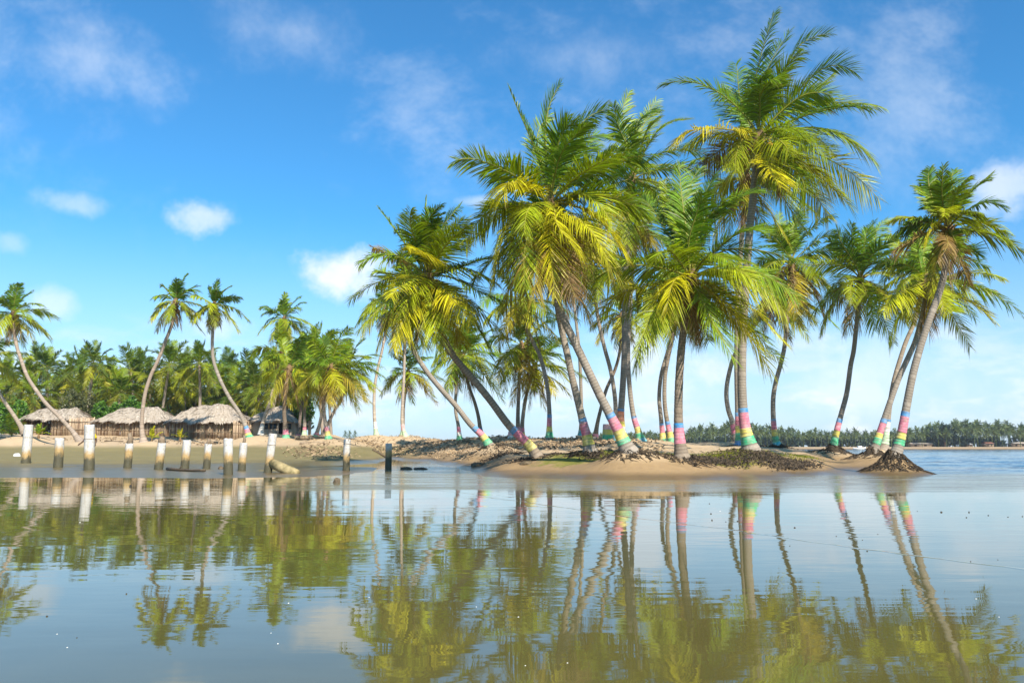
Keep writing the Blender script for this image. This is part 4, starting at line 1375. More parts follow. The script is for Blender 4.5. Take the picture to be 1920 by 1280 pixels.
def hut(label, pxl, pxr, ridge_l, ridge_r, py_ridge, py_eave, py_base, d_, depth, seed, open_front=False, rz=0.0):
    k = d_ / F
    cx = (pxl + pxr) / 2
    b = at(cx, py_base, d_)
    ze, zr = at(cx, py_eave, d_)[2], at(cx, py_ridge, d_)[2]
    yc = d_ + depth / 2
    MOUND_Z = hz1(b[0], d_)
    z0 = min(b[2], MOUND_Z + .05)
    c = np.array([b[0], yc, z0])
    root = empty('thatched_hut', (b[0], d_, z0), label, 'hut', 'thatched huts in a row on the beach')
    ew = (pxr - pxl) * k
    thatch_roof(root, np.array([b[0], yc, ze]), ew, depth + 1.2, (ridge_r - ridge_l) * k, ze - .05, zr, seed, rz=rz)
    ww = ew * .44
    hw = ze - z0 + .2
    if not open_front:
        cane_wall(root, (b[0] - ww, d_, z0), (b[0] + ww, d_, z0), hw, seed + 1)
    else:
        cane_wall(root, (b[0] + ww * .1, d_, z0), (b[0] + ww, d_, z0), hw, seed + 1)
        cane_wall(root, (b[0] - ww, d_, z0), (b[0] - ww * .35, d_, z0), hw * .6, seed + 7)
    cane_wall(root, (b[0] + ww, d_, z0), (b[0] + ww, d_ + depth, z0), hw, seed + 2)
    cane_wall(root, (b[0] - ww, d_, z0), (b[0] - ww, d_ + depth, z0), hw, seed + 3)
    cane_wall(root, (b[0] - ww, d_ + depth, z0), (b[0] + ww, d_ + depth, z0), hw, seed + 4)
    for i in range(6):
        f = i / 5
        mb = MB()
        x = b[0] - ww + 2 * ww * f
        rr = random.uniform(-.08, .08)
        mb.tube([(x, d_ - .12, z0 - .2), (x + rr * .5, d_ - .1, z0 + hw * .5), (x + rr, d_ - .08, ze + .15)], [.06, .055, .05], 7)
        mb.build('post', M_WOOD, root, (x, d_ - .12, z0))
    return root, (b[0], d_, z0), ww, hw


hut('leftmost low thatched hut with an open front, half hidden by leaning trunks', 34, 146, 62, 118, 764, 785, 811, 82, 4.0, 501, True)
hut('second thatched hut from the left with a sagging shaggy eave', 172, 318, 232, 286, 762, 789, 815, 80, 4.5, 502)
hut('largest thatched hut with the tallest rounded roof and red-brown cane walls', 311, 452, 352, 398, 756, 790, 821, 77, 5.0, 503)
# fence between the first two huts
p0, p1 = at(128, 815, 81), at(176, 817, 80)
p0[2], p1[2] = hz1(p0[0], p0[1]), hz1(p1[0], p1[1])
fr = empty('cane_fence', p0, 'weathered upright cane fence linking the first two huts', 'fence')
cane_wall(fr, p0, p1, 1.65, 520, .10, 'cane_panel', M_CANE)
p0, p1 = at(436, 822, 76), at(474, 822, 78)
p0[2], p1[2] = hz1(p0[0], p0[1]), hz1(p1[0], p1[1])
fr = empty('cane_fence', p0, 'short pale cane fence between the largest hut and the small windowed hut', 'fence')
cane_wall(fr, p0, p1, 1.75, 521, .10, 'cane_panel', M_CANE)

# small hut with windows
d_ = 78.0
k = d_ / F
b = at(509, 817, d_)
z0 = min(b[2], hz1(b[0], d_) + .05)
ze, zr = at(509, 788, d_)[2], at(507, 760, d_)[2]
root = empty('windowed_hut', (b[0], d_, z0), 'small square hut with pointed thatch, blue-grey windows and a dark doorway', 'hut')
dep = 3.6
thatch_roof(root, np.array([b[0], d_ + dep / 2, ze]), 92 * k, dep + 1.0, .35, ze - .04, zr, 540, 1900)
ww = 38 * k
hw = ze - z0
mb = MB()
xs0, xs1 = b[0] - ww, b[0] + ww


def panel(x0, x1, zz0, zz1, name='wall_panel', mat=M_MAT, th=.08, y=d_, par=None):
    m2 = MB()
    m2.box(((x0 + x1) / 2, y, (zz0 + zz1) / 2), (x1 - x0, th, zz1 - zz0))
    return m2.build(name, mat, par or root, ((x0 + x1) / 2, y, zz0))


X_ = lambda px: at(px, 800, d_)[0]
sill, head = z0 + .85, z0 + hw - .28
panel(xs0, X_(487), z0 - .2, ze + .1)
for (a, b2) in ((X_(487), X_(504)), (X_(504), X_(520)), (X_(536), X_(547))):
    panel(a + .002, b2 - .002, z0 - .2, sill)
    panel(a + .002, b2 - .002, head, ze + .1)
    wdo = panel(a + .06, b2 - .06, sill + .002, head - .002, 'window', M_GLASS, .03, d_ + .03)
    for (q0, q1, r0, r1) in ((a, a + .06, sill, head), (b2 - .06, b2, sill, head), ((a + b2) / 2 - .02, (a + b2) / 2 + .02, sill, head)):
        panel(q0 + .001, q1 - .001, r0 + .003, r1 - .003, 'frame', M_WOOD, .10, d_ - .01, wdo)
panel(X_(520), X_(523), z0 - .2, ze + .1)
do = panel(X_(523) + .003, X_(530), z0 - .1, head + .1, 'door', M_DARK, .04, d_ + .1)
panel(X_(530) + .003, X_(536) - .003, z0 - .2, ze + .1)
panel(X_(523) + .003, X_(530), head + .1, ze + .1)
panel(X_(547), xs1, z0 - .2, ze + .1)
for yy in (d_ + dep,):
    panel(xs0, xs1, z0 - .2, ze + .1, y=yy)
for xx in (xs0, xs1):
    m2 = MB()
    m2.box((xx, d_ + dep / 2, (z0 + ze) / 2 - .05), (.08, dep - .1, hw + .3))
    m2.build('wall_panel', M_MAT, root, (xx, d_ + dep / 2, z0))

# ---------------------------------------------------------------- old mooring posts
POSTS = [
    (48, 868, 54, 796, 16, 820, None, 'tall white post at the far left edge with one joint line'),
    (109, 876, 112, 821, 16, None, None, 'short stained post, second from the left'),
    (167, 881, 168, 796, 18, 823, None, 'tall thick white post with a person behind it, third from the left'),
    (239, 877, 243, 831, 14, None, (240, 243, 811, 9), 'short post with a square broken core on top, fourth from the left'),
    (297, 880, 304, 830, 15, None, (304, 305, 818, 12), 'leaning post with a jagged broken core, fifth from the left'),
    (346, 880, 351, 825, 15, None, None, 'plain white topped post, sixth from the left'),
    (387, 878, 391, 832, 13, None, (391, 392, 822, 8), 'thin short post with a narrow stub core, seventh from the left'),
    (428, 890, 428, 822, 17, None, None, 'thick post standing nearest the water in the left row'),
    (453, 882, 457, 830, 14, None, (457, 457, 815, 5), 'post with a tall thin core sticking up, beside the thick one'),
    (502, 886, 512, 813, 15, 834, None, 'tall leaning white post with the fallen post at its foot'),
    (649, 882, 651, 823, 13, 832, None, 'lone white post with strong yellow stain right of the fallen post'),
    (728, 880, 729, 831, 12, None, None, 'rightmost post standing in palm shade at the water edge'),
]
for n_, (bx, by, tx, ty, w, joint, core, lab) in enumerate(POSTS):
    rg = np.random.default_rng(600 + n_)
    p = ground_hit(bx, by)
    t = at(tx, ty, p[1])
    r = w / 2 * p[1] / F
    root = empty('mooring_post', p, lab, 'post', 'old posts standing in a row along the shore')
    L = t - p
    ts = [-.25, 0, .15, .35, .55, .75, .9, .985, 1.0]
    cents = np.array([p + L * (q if q >= 0 else q / np.linalg.norm(L) * 1.0) for q in ts])
    rr = np.array([1.06, 1.05, 1.03, 1.0, 1, .99, .99, .98, .90]) * r
    Rr = rr[:, None] * (1 + rg.uniform(-.025, .025, (len(ts), 14)))
    m2 = MB()
    sides = 14
    T_ = nrm(L)
    A_ = nrm(np.cross(T_, np.array([0, 1., 0])))
    B_ = np.cross(T_, A_)
    for q in range(len(ts)):
        for kk in range(sides):
            an = 2 * math.pi * kk / sides
            m2.v.append(cents[q] + Rr[q, kk] * (math.cos(an) * A_ + math.sin(an) * B_) + (rg.normal(size=3) * .008 if q > 6 else 0))
    for q in range(len(ts) - 1):
        for kk in range(sides):
            k2 = (kk + 1) % sides
            a, b_, c, d2 = q * sides + kk, q * sides + k2, (q + 1) * sides + k2, (q + 1) * sides + kk
            m2.f += [(a, b_, c), (a, c, d2)]
    ci = len(m2.v)
    m2.v.append(t)
    for kk in range(sides):
        m2.f.append((ci, (len(ts) - 1) * sides + kk, (len(ts) - 1) * sides + (kk + 1) % sides))
    sh = m2.build('shaft', M_POST, root, p, True)
    if joint:
        f = (by - joint) / (by - ty)
        q = p + L * f
        m3 = MB()
        m3.tube([q - T_ * .012, q + T_ * .012], r * 1.012, 14)
        m3.build('joint_line', M_CONC, root, q)
    if core:
        x0c, x1c, yt, wc = core
        q0 = t - T_ * .05
        q1 = at(x1c, yt, p[1])
        rc = wc / 2 * p[1] / F
        m3 = MB()
        m3.tube([q0, q0 * .5 + q1 * .5 + rg.normal(size=3) * .03, q1], [rc * 1.25, rc * 1.05, rc * .55], 6)
        m3.build('broken_core', M_CONC, root, q0)
p = ground_hit(551, 887)
q = at(510, 868, p[1] + .5)
root = empty('fallen_post', p, 'stained post fallen over, leaning against the tall leaning post', 'post')
m2 = MB()
m2.tube([p + (p - q) * .12, p, p * .5 + q * .5, q], [.17, .18, .175, .165], 12)
m2.build('shaft', mat_simple('fallen_post_stain', (0.10, 0.085, 0.03), (0.52, 0.40, 0.20), 3.5, .7, .02), root, p, True)

# ---------------------------------------------------------------- painted stumps
for (px, py0, py1, d_, w0, w1, bands, lab) in [
        (958, 837, 808, 58, 16, 9, 'kwt', 'tapered pale painted stump between the slanted trunks'),
        (1141, 822, 795, 52, 23, 20, 'kyg', 'broad drum shaped stump painted pink, yellow and green')]:
    b = at(px, py0, d_)
    t = at(px, py1, d_)
    b[2] = min(b[2], hz1(b[0], b[1]))
    root = empty('palm_stump', b, lab, 'stump')
    kf = d_ / F / 2
    m2 = MB()
    m2.tube([b - UP * .2, b, b * .5 + t * .5, t], [w0 * kf, w0 * kf, (w0 + w1) / 2 * kf, w1 * kf], 12)
    m2.build('trunk', M_TRUNK, root, b, True).color = (1, .95, .9, 1)
    for i, c in enumerate(bands):
        f1, f0 = 1 - i * .3, 1 - (i + 1) * .3
        q0, q1 = b + (t - b) * f0, b + (t - b) * f1
        m2 = MB()
        rf = lambda f: (w0 + (w1 - w0) * f) * kf * 1.03 + .006
        m2.tube([q0, q1], [rf(f0), rf(f1)], 12, False)
        ob = m2.build('paint_band', M_PAINT, root, q0, True)
        ob.color = PCOLORS[c] + (1,)
        ob['label'] = CNAME[c] + ' painted band round the stump'


# ---------------------------------------------------------------- rocks, driftwood, pebbles, shells
def rock(px, py, wpx, hpx, lab, seed, mat=M_ROCK, name='rock', cat='rock', group=None):
    rg = np.random.default_rng(seed)
    p = ground_hit(px, py)
    kf = p[1] / F
    rx, rz_ = wpx / 2 * kf, hpx * kf
    V = []
    nu, nv = 12, 7
    for j in range(nv + 1):
        th = math.pi * j / nv
        for i in range(nu):
            ph = 2 * math.pi * i / nu
            dv = np.array([math.sin(th) * math.cos(ph), math.sin(th) * math.sin(ph), math.cos(th)])
            s_ = 1 + .25 * math.sin(3 * ph + seed) * math.sin(2 * th) + rg.uniform(-.1, .1)
            V.append(dv * np.array([rx, rx * .8, rz_]) * s_)
    T_ = []
    for j in range(nv):
        for i in range(nu):
            a, b_, c, d2 = j * nu + i, j * nu + (i + 1) % nu, (j + 1) * nu + (i + 1) % nu, (j + 1) * nu + i
            T_ += [(a, c, b_), (a, d2, c)]
    o = bpy.data.objects.new(name, tri_mesh(name, V, T_, mat, True))
    COL.objects.link(o)
    o.location = p
    tag(o, lab, cat, group)
    return o


rock(762, 880, 24, 5, 'dark smooth rock in the pool beside the rightmost post', 701, M_DARKWOOD)
rock(789, 880, 27, 4, 'flat dark pointed rock lying right of the smooth one in the pool', 702, M_DARKWOOD)
rock(896, 874, 27, 7, 'brown mossy boulder on the sand tongue below the slanted palms', 703)
rock(987, 870, 24, 5, 'low grey-green stone near the foot of the nearest slanted palm', 704)
rock(631, 905, 14, 9, 'small square brown block standing in the water before the lone post', 705)
rock(414, 879, 10, 5, 'small dark stone beside the thick post in the left row', 706, M_DARKWOOD)
rock(1145, 848, 15, 5, 'dark lump on the grass beside the big leaning palm', 707, M_DARKWOOD)
rock(32, 855, 13, 5, 'pale round stone on the flat beside the far left post', 708, M_SHELL)


def log(pa, pb, r0, r1, lab, mat=M_WOOD, name='driftwood_log', cat='driftwood', seed=0, d_=None):
    rg = np.random.default_rng(seed)
    a = ground_hit(*pa) if d_ is None else at(pa[0], pa[1], d_)
    b = ground_hit(*pb) if d_ is None else at(pb[0], pb[1], d_)
    if d_ is not None:
        a[2], b[2] = hz1(a[0], a[1]), hz1(b[0], b[1])
    if abs(a[1] - b[1]) > 2.0:
        b[0] = b[0] * a[1] / b[1] if b[1] else b[0]
        b[1] = a[1] + .4
        b[2] = max(hz1(b[0], b[1]), 0)
    m2 = MB()
    n = 7
    pts = [a + (b - a) * i / (n - 1) + np.array([0, rg.uniform(-.05, .05), r0 * .6 + rg.uniform(0, .03)]) for i in range(n)]
    m2.tube(pts, [r0 + (r1 - r0) * i / (n - 1) + rg.uniform(-.008, .008) for i in range(n)], 8)
    m2.tube([pts[2], pts[2] + np.array([.12, -.1, .14])], [r0 * .5, r0 * .2], 5)
    o = m2.build(name, mat, None, a)
    tag(o, lab, cat)
    return o


log((313, 882), (384, 885), .06, .04, 'long dark sodden plank lying between the posts on the wet sand', M_DARKWOOD, 'driftwood_plank', seed=1)
log((698, 853), (727, 855), .10, .08, 'dark log at the pool edge behind the rightmost post', M_DARKWOOD, seed=2, d_=66)
log((552, 826), (612, 825), .16, .12, 'long pale bleached log on the bank before the full crowned palm', M_WOOD, seed=3, d_=66)
log((562, 832), (608, 829), .10, .07, 'thinner pale log lying just below the long bleached one', M_WOOD, seed=4, d_=62)
log((238, 832), (272, 834), .10, .06, 'brown weathered log on the sand in front of the second hut', M_WOOD, seed=5, d_=70)
log((196, 826), (232, 822), .06, .04, 'thin crooked branch on the sand before the second hut', M_DARKWOOD, 'fallen_branch', seed=6, d_=72)
log((380, 834), (425, 828), .09, .06, 'grey branch lying before the largest hut', M_WOOD, 'fallen_branch', seed=7, d_=70)
log((430, 822), (470, 818), .07, .05, 'pale pole lying at the foot of the red and green footed palm', M_WOOD, seed=8, d_=70)
log((1080, 826), (1112, 823), .14, .10, 'short brown log on the bank top left of the drum shaped stump', M_WOOD, seed=9, d_=54)
log((1135, 838), (1148, 828), .06, .03, 'upright snag of wood leaning on the bank behind the big palm', M_WOOD, 'wood_snag', seed=10, d_=46)

rg = np.random.default_rng(31)
peb = rock(237, 1059, 5, 3, 'small dark pebble scattered on the wet flat', 720, M_PEBBLE, 'pebble', 'pebble', 'dark pebbles on the wet flat')
PEB = [(237, 1113), (144, 1195), (428, 1031), (400, 1006), (26, 1113), (88, 1155), (1333, 963), (1335, 975), (1361, 978), (1383, 977), (1568, 1005), (1592, 1008), (1611, 1029), (1617, 1012), (1626, 1033),
       (1765, 960), (1812, 970), (1817, 960), (1853, 966), (1890, 969), (1917, 968), (1481, 1023), (1490, 989), (1820, 1052), (1871, 1049), (1330, 944), (1720, 958), (1646, 1001), (1005, 980), (1175, 998), (1114, 915)]
SHL = [(107, 1188), (126, 1213), (508, 1186), (521, 1206), (541, 1130), (893, 1137), (1830, 1122), (1873, 1156), (972, 1156), (985, 1247), (1064, 1242), (692, 1119), (1170, 889), (1350, 958), (150, 979)]
pm = peb.data
for n_, (px, py) in enumerate(PEB):
    o = peb.copy()
    COL.objects.link(o)
    p = at(px, py, 10)
    dr = ray(px, py)
    kq = CAMH / -dr[2]
    o.location = (dr[0] * kq, dr[1] * kq, 0)
    base_w = 5 / 2 * peb.location[1] / F
    s_ = rg.uniform(1.6, 3.6) / 2 * (dr[1] * kq) / F / base_w
    o.scale = (s_ * rg.uniform(.8, 1.4), s_, s_ * rg.uniform(.6, 1))
    o.rotation_euler = (0, 0, rg.uniform(0, 6))
she = None
for n_, (px, py) in enumerate(SHL):
    dr = ray(px, py)
    kq = CAMH / -dr[2]
    if she is None:
        m2 = MB()
        rim = [np.array([math.cos(t_) * (1 - .15 * math.cos(5 * t_) ** 2), .75 * math.sin(t_), 0]) for t_ in np.linspace(0, 2 * math.pi, 13)[:-1]]
        for ring, (s1, z1) in enumerate(((1, 0), (.75, .28), (.35, .42))):
            m2.v += [q_ * s1 + np.array([0, 0, z1]) for q_ in rim]
        for ring in range(2):
            for i in range(12):
                a, b_ = ring * 12 + i, ring * 12 + (i + 1) % 12
                m2.f += [(a, b_, b_ + 12), (a, b_ + 12, a + 12)]
        m2.v.append(np.array([0, 0, .45]))
        for i in range(12):
            m2.f.append((24 + i, 24 + (i + 1) % 12, 36))
        she = m2.build('shell', M_SHELL, None, None, True)
        o = she
    else:
        o = she.copy()
        COL.objects.link(o)
    tag(o, 'small white shell lying on the wet flat', 'shell', 'white shells on the wet flat')
    s_ = rg.uniform(2.2, 4.0) / 2 * dr[1] * kq / F
    o.location = (dr[0] * kq, dr[1] * kq, 0)
    o.scale = (s_, s_, s_)
    o.rotation_euler = (0, 0, rg.uniform(0, 6))

# ---------------------------------------------------------------- litter, grass (uncountable)
def scatter(name, spots, n, seed, mat, lab, cat, lmin, lmax, wid, mode='stick'):
    rg = np.random.default_rng(seed)
    pts = []
    wts = np.array([s_[4] for s_ in spots], float)
    pick = rg.choice(len(spots), n, p=wts / wts.sum())
    X = np.empty(n)
    Y = np.empty(n)
    for i, s_ in enumerate(spots):
        m_i = pick == i
        cnt = m_i.sum()
        px = rg.normal(s_[0], s_[1], cnt)
        Y[m_i] = np.clip(rg.normal(s_[2], s_[3], cnt), 26.2, 120)
        X[m_i] = (px - 960) / F * Y[m_i]
    Z = H(X, Y)
    ok = Z > .12
    X, Y, Z = X[ok], Y[ok], Z[ok]
    n = len(X)
    L = rg.uniform(lmin, lmax, n) * rg.uniform(.5, 1, n)
    if mode == 'stick':
        an = rg.uniform(0, 6.28, n)
        dv = np.stack([np.cos(an), np.sin(an), rg.uniform(-.1, .35, n)], 1)
        sd = np.stack([-np.sin(an), np.cos(an), rg.uniform(-.3, .3, n)], 1)
        P = np.stack([X, Y, Z + .01], 1)
        w_ = wid * rg.uniform(.5, 1.5, n)
        mid = P + dv * L[:, None] * .5 + np.array([0, 0, 1]) * rg.uniform(.0, .07, n)[:, None]
        Vv = np.stack([P - sd * w_[:, None] * .5, P + sd * w_[:, None] * .5, mid + sd * w_[:, None] * .5, mid - sd * w_[:, None] * .5, P + dv * L[:, None], mid + np.array([0, 0, 1]) * w_[:, None]], 1).reshape(-1, 3)
        k_ = np.arange(n)[:, None] * 6
        T_ = np.concatenate([k_ + np.array(t) for t in ((0, 1, 5), (1, 2, 5), (0, 5, 3), (3, 5, 4), (5, 2, 4))])
    else:
        an = rg.uniform(0, 6.28, n)
        P = np.stack([X, Y, Z - .005], 1)
        sd = np.stack([np.cos(an), np.sin(an), 0 * an], 1) * wid
        tip = P + np.stack([rg.normal(0, .4, n), rg.normal(0, .4, n), np.ones(n)], 1) * L[:, None]
        Vv = np.stack([P - sd, P + sd, tip], 1).reshape(-1, 3)
        T_ = np.arange(n * 3).reshape(-1, 3)
    o = bpy.data.objects.new(name, tri_mesh(name, Vv, T_, mat))
    COL.objects.link(o)
    tag(o, lab, cat, kind='stuff')
    return o


scatter('palm_litter', [(800, 45, 75, 4, 4), (860, 40, 66, 6, 4), (930, 40, 55, 8, 3), (1040, 50, 52, 5, 3), (1130, 40, 45, 6, 2), (600, 30, 58, 3, 1.5), (705, 18, 74, 2, 1), (250, 120, 74, 2.5, 1.6), (430, 50, 72, 3, 1.2), (1180, 40, 40, 6, 1)],
        7000, 801, M_LITTER, 'dry fallen fronds, husks and twigs strewn over the bank', 'litter', .15, .55, .045)
scatter('root_litter', [(1300, 22, 28.3, .5, 2), (1340, 30, 28.4, .5, 1.6), (1430, 40, 29.6, .7, 3), (1480, 22, 31, .8, 1.4), (1190, 10, 27.6, .3, .4), (1110, 10, 28.6, .3, .4), (940, 18, 40, 1.5, 1.2), (1000, 20, 31.5, .8, .6)],
        5200, 802, M_ROOT, 'dark matted roots and rotting fibre round the palm feet', 'litter', .10, .32, .03)
scatter('grass', [(1180, 25, 28.6, .5, 2), (1230, 25, 28.6, .6, 3), (1345, 25, 29.2, .6, 2.4), (1390, 20, 29.8, .5, 1), (1150, 18, 30, .7, 1), (1440, 30, 33, 1.2, 1), (1500, 15, 36, 1, .6)],
        26000, 803, M_GRASS, 'thin yellow-green growth between the front palms', 'grass', .04, .13, .010, 'blade')


# ---------------------------------------------------------------- young palms by the huts
def young_palm(lab, px, py, d_, L, n, seed, cols):
    rg = np.random.default_rng(seed)
    p = at(px, py, d_)
    p[2] = hz1(p[0], p[1])
    root = empty('young_palm', p, lab, 'palm tree')
    m2 = MB()
    m2.tube([p - UP * .1, p + UP * .15, p + UP * .35], [.10, .09, .05], 7)
    m2.build('trunk', M_HUSK, root, p)
    for i in range(n):
        a_ = i * 2.39996 + rg.uniform(-.3, .3)
        e_ = math.radians(80 - 62 * i / n)
        dv = np.array([math.cos(a_) * math.cos(e_), math.sin(a_) * math.cos(e_), math.sin(e_)])
        frond_object(root, p + UP * .3, dv * L * .55, dv * L * .9 - UP * L * .35 * math.cos(e_), lerp3(cols[0], cols[1], rg.random()), seed * 50 + i, nl=26, lmax=L * .24, lw=.07, rad=.02)


young_palm('young palm with yellow lower fronds at the left edge before the leftmost hut', 22, 812, 76, 2.6, 10, 901, (GREEN, YEL))
young_palm('tiny yellow-green palm seedling in front of the largest hut wall', 338, 820, 74, 1.0, 6, 902, (LIME, YEL))
young_palm('short leafy seedling with yellow-green leaves before the second hut', 285, 824, 72, 1.3, 6, 903, (LIME, YEL))
young_palm('small bushy seedling at the foot of the far left post', 72, 822, 70, 1.1, 9, 904, (GREEN, LIME))

# ---------------------------------------------------------------- far shore across the lagoon
m2 = MB()
xsf = np.linspace(-60, 420, 60)
fs_d = lambda x: 338 + 4 * math.sin(x * .02) + 2 * math.sin(x * .07)
for i in range(len(xsf) - 1):
    x0, x1 = xsf[i], xsf[i + 1]
    prof = [(-4, -.3), (4, .45), (9, .9), (18, 1.0), (160, 1.3)]
    for (a, za), (b_, zb) in zip(prof[:-1], prof[1:]):
        m2.quad((x0, fs_d(x0) + a, za), (x1, fs_d(x1) + a, za), (x1, fs_d(x1) + b_, zb), (x0, fs_d(x0) + b_, zb))
fs = m2.build('far_shore', M_SAND)
tag(fs, 'low sandy shore on the far side of the lagoon', kind='structure')


def far_palm_mesh(seed):
    rg = np.random.default_rng(seed)
    hgt = 7.2
    V_, T_ = [], []
    m3 = MB()
    lean = rg.uniform(-.8, .8)
    m3.tube([(0, 0, -.3), (lean * .4, 0, hgt * .5), (lean, 0, hgt)], [.2, .16, .13], 5)
    base = len(m3.v)
    V_ = [np.array(m3.v)]
    T_ = [np.array(m3.f)]
    for i in range(17):
        a_ = i * 2.39996 + rg.uniform(-.3, .3)
        e_ = math.radians(82 - 120 * ((i + .5) / 17) ** .9)
        L = 3.6 * rg.uniform(.85, 1.1)
        dv = np.array([math.cos(a_) * math.cos(e_), math.sin(a_) * math.cos(e_), math.sin(e_)])
        v, t, _, _ = frond_arrays(np.zeros(3), dv * L * .5, dv * L * .9 - UP * L * (.12 + .4 * math.cos(e_) ** 1.5), nl=9, lmax=1.05, lw=.34, droop=.4, seed=seed * 40 + i, rad=.05)
        V_.append(v + np.array([lean, 0, hgt]))
        T_.append(t + base)
        base += len(v)
    return tri_mesh('palm_tree', np.concatenate(V_), np.concatenate(T_), M_FARLEAF)


FP = [far_palm_mesh(950 + i) for i in range(5)]
rg = np.random.default_rng(41)
cnt = 0


def toph(px):
    return np.interp(px, [1090, 1270, 1300, 1340, 1380, 1460, 1500, 1560, 1700, 1740, 1800, 1830, 1960], [822, 812, 808, 800, 797, 806, 811, 810, 810, 800, 798, 797, 798])


for row, (dy, step, zup) in enumerate(((14, 11, 0), (26, 9, 0), (42, 9, 3))):
    px = 1095 + row * 3
    while px < 1965:
        x = (px - 960) / F * (338 + dy)
        yy = fs_d(x) + dy + rg.uniform(-3, 3)
        top = at(px, toph(px) + rg.uniform(-4, 8) + (4 if row == 0 else 0), yy)[2]
        s_ = max(.65, (top - 1.0) / 8.0)
        o = bpy.data.objects.new('palm_tree', FP[int(rg.integers(5))])
        COL.objects.link(o)
        o.location = (x, yy, .9)
        o.scale = (s_ * rg.uniform(.9, 1.15),) * 2 + (s_,)
        o.rotation_euler = (0, 0, rg.uniform(0, 6.28))
        tag(o, 'distant coconut palm in the grove across the lagoon', 'palm tree', 'distant palms across the lagoon')
        px += step * rg.uniform(.7, 1.3)
blobs = []
for i in range(130):
    px = rg.uniform(1090, 1970)
    yy = 338 + rg.uniform(20, 46)
    p = at(px, 826 + rg.uniform(-3, 6), yy)
    blobs.append((p, (rg.uniform(3, 6), 3, rg.uniform(1.6, 2.8))))
Vv, T_ = leaf_cloud(blobs, 14000, .9, 82, .1)
ft = bpy.data.objects.new('thicket', tri_mesh('thicket', Vv, T_, M_FARDARK))
COL.objects.link(ft)
tag(ft, 'dark thicket under the distant palms across the lagoon', 'thicket', kind='stuff')


def far_tree(lab, px, py_top, wpx, seed, n):
    rg = np.random.default_rng(seed)
    x = (px - 960) / F * 352
    b = np.array([x, 352., .9])
    top = at(px, py_top, 352)[2]
    w_ = wpx * 352 / F
    root = empty('broadleaf_tree', b, lab, 'tree')
    bl = []
    for i in range(14):
        f = rg.uniform(.25, .9)
        bl.append((b + np.array([rg.uniform(-.5, .5) * w_ * (1.15 - f * .7), rg.uniform(-2, 2), (top - .9) * f]), (w_ * .2, w_ * .18, (top - .9) * .13)))
    Vv, T_ = leaf_cloud(bl, n, .45, seed)
    o = bpy.data.objects.new('crown', tri_mesh('crown', Vv - b, T_, M_FARDARK))
    COL.objects.link(o)
    place(o, b, root)
    m3 = MB()
    m3.tube([b - UP * .3, b + UP * (top - .9) * .5, b + UP * (top - .9) * .85], [.4, .28, .1], 6)
    m3.build('trunk', M_DARKWOOD, root, b)


far_tree('tallest dark feathery tree rising above the distant palms', 1766, 790, 46, 971, 5200)
far_tree('smaller dark round tree left of the tallest one on the far shore', 1742, 803, 26, 972, 2600)
far_tree('light bushy tree low on the far beach right of the tallest tree', 1803, 830, 12, 973, 700)


def far_house(lab, px, wpx, hpx, roof, seed, d_=350):
    x = (px - 960) / F * d_
    w_ = wpx * d_ / F
    h_ = hpx * d_ / F
    z = 1.0
    root = empty('far_house', (x, d_, z), lab, 'house')
    m3 = MB()
    m3.box((x, d_ + 2, z + h_ * .35), (w_, 4, h_ * .7))
    m3.build('wall', M_WOOD, root, (x, d_, z))
    m3 = MB()
    e0, e1, r_ = z + h_ * .7, z + h_, w_ * .55
    m3.quad((x - r_, d_ - .6, e0), (x + r_, d_ - .6, e0), (x + r_ * .9, d_ + 2, e1), (x - r_ * .9, d_ + 2, e1))
    m3.quad((x + r_, d_ + 4.6, e0), (x - r_, d_ + 4.6, e0), (x - r_ * .9, d_ + 2, e1 + .001), (x + r_ * .9, d_ + 2, e1 + .001))
    m3.build('roof', roof, root, (x, d_, e0))
    for q in (-.28, .2):
        m3 = MB()
        m3.box((x + q * w_, d_ - .03, z + h_ * .35), (w_ * .13, .08, h_ * .3))
        m3.build('window', M_DARK, root, (x + q * w_, d_, z))


far_house('long low house with a pale roof left of the tallest far tree', 1722, 38, 8, M_ROOFSKIN, 1)
far_house('small pale roofed house under the distant palms right of the light bushy tree', 1812, 10, 7, M_WHITE, 2)
far_house('brown hut under the distant palms near the right edge', 1850, 14, 9, M_RUST, 3)
far_house('low shelter under the palms at the far right edge', 1906, 26, 9, M_THATCH, 5)
# small white boat on the lagoon
p = np.array([(1606 - 960) / F * 318, 318., 0.0])
root = empty('small_boat', p, 'small white boat moored off the far shore, seen between the right palms', 'boat')
m3 = MB()
Lb = 4.6
st_ = [(-.5, .0, .55), (-.42, .45, .35), (-.1, .75, .25), (.25, .65, .28), (.45, .25, .5), (.52, .02, .75)]
for (f, wv, zz) in st_:
    m3.v += [p + np.array([f * Lb, -wv, zz + .35]), p + np.array([f * Lb, wv, zz + .35]), p + np.array([f * Lb * .95, 0, -.2 + (zz - .25) * .4])]
for i in range(len(st_) - 1):
    a = i * 3
    for (u_, v_) in ((0, 2), (2, 1), (1, 0)):
        m3.f += [(a + u_, a + v_, a + 3 + v_), (a + u_, a + 3 + v_, a + 3 + u_)]
m3.build('hull', M_WHITE, root, p)
m3 = MB()
m3.box(p + np.array([.2, 0, 1.0]), (1.4, .9, .7))
m3.build('cabin', M_WHITE, root, p)
# three far palms just topping the bank
for px, lab in ((649, 'leftmost of three tiny far palms peeping over the bank'), (658, 'middle of three tiny far palms peeping over the bank'), (668, 'rightmost of three tiny far palms peeping over the bank')):
    dd_ = 520.
    top = at(px, 802, dd_)[2]
    o = bpy.data.objects.new('palm_tree', FP[px % 5])
    COL.objects.link(o)
    o.location = ((px - 960) / F * dd_, dd_, 0.0)
    s_ = top / 10.5
    o.scale = (s_ * .55, s_ * .55, s_)
    tag(o, lab, 'palm tree')

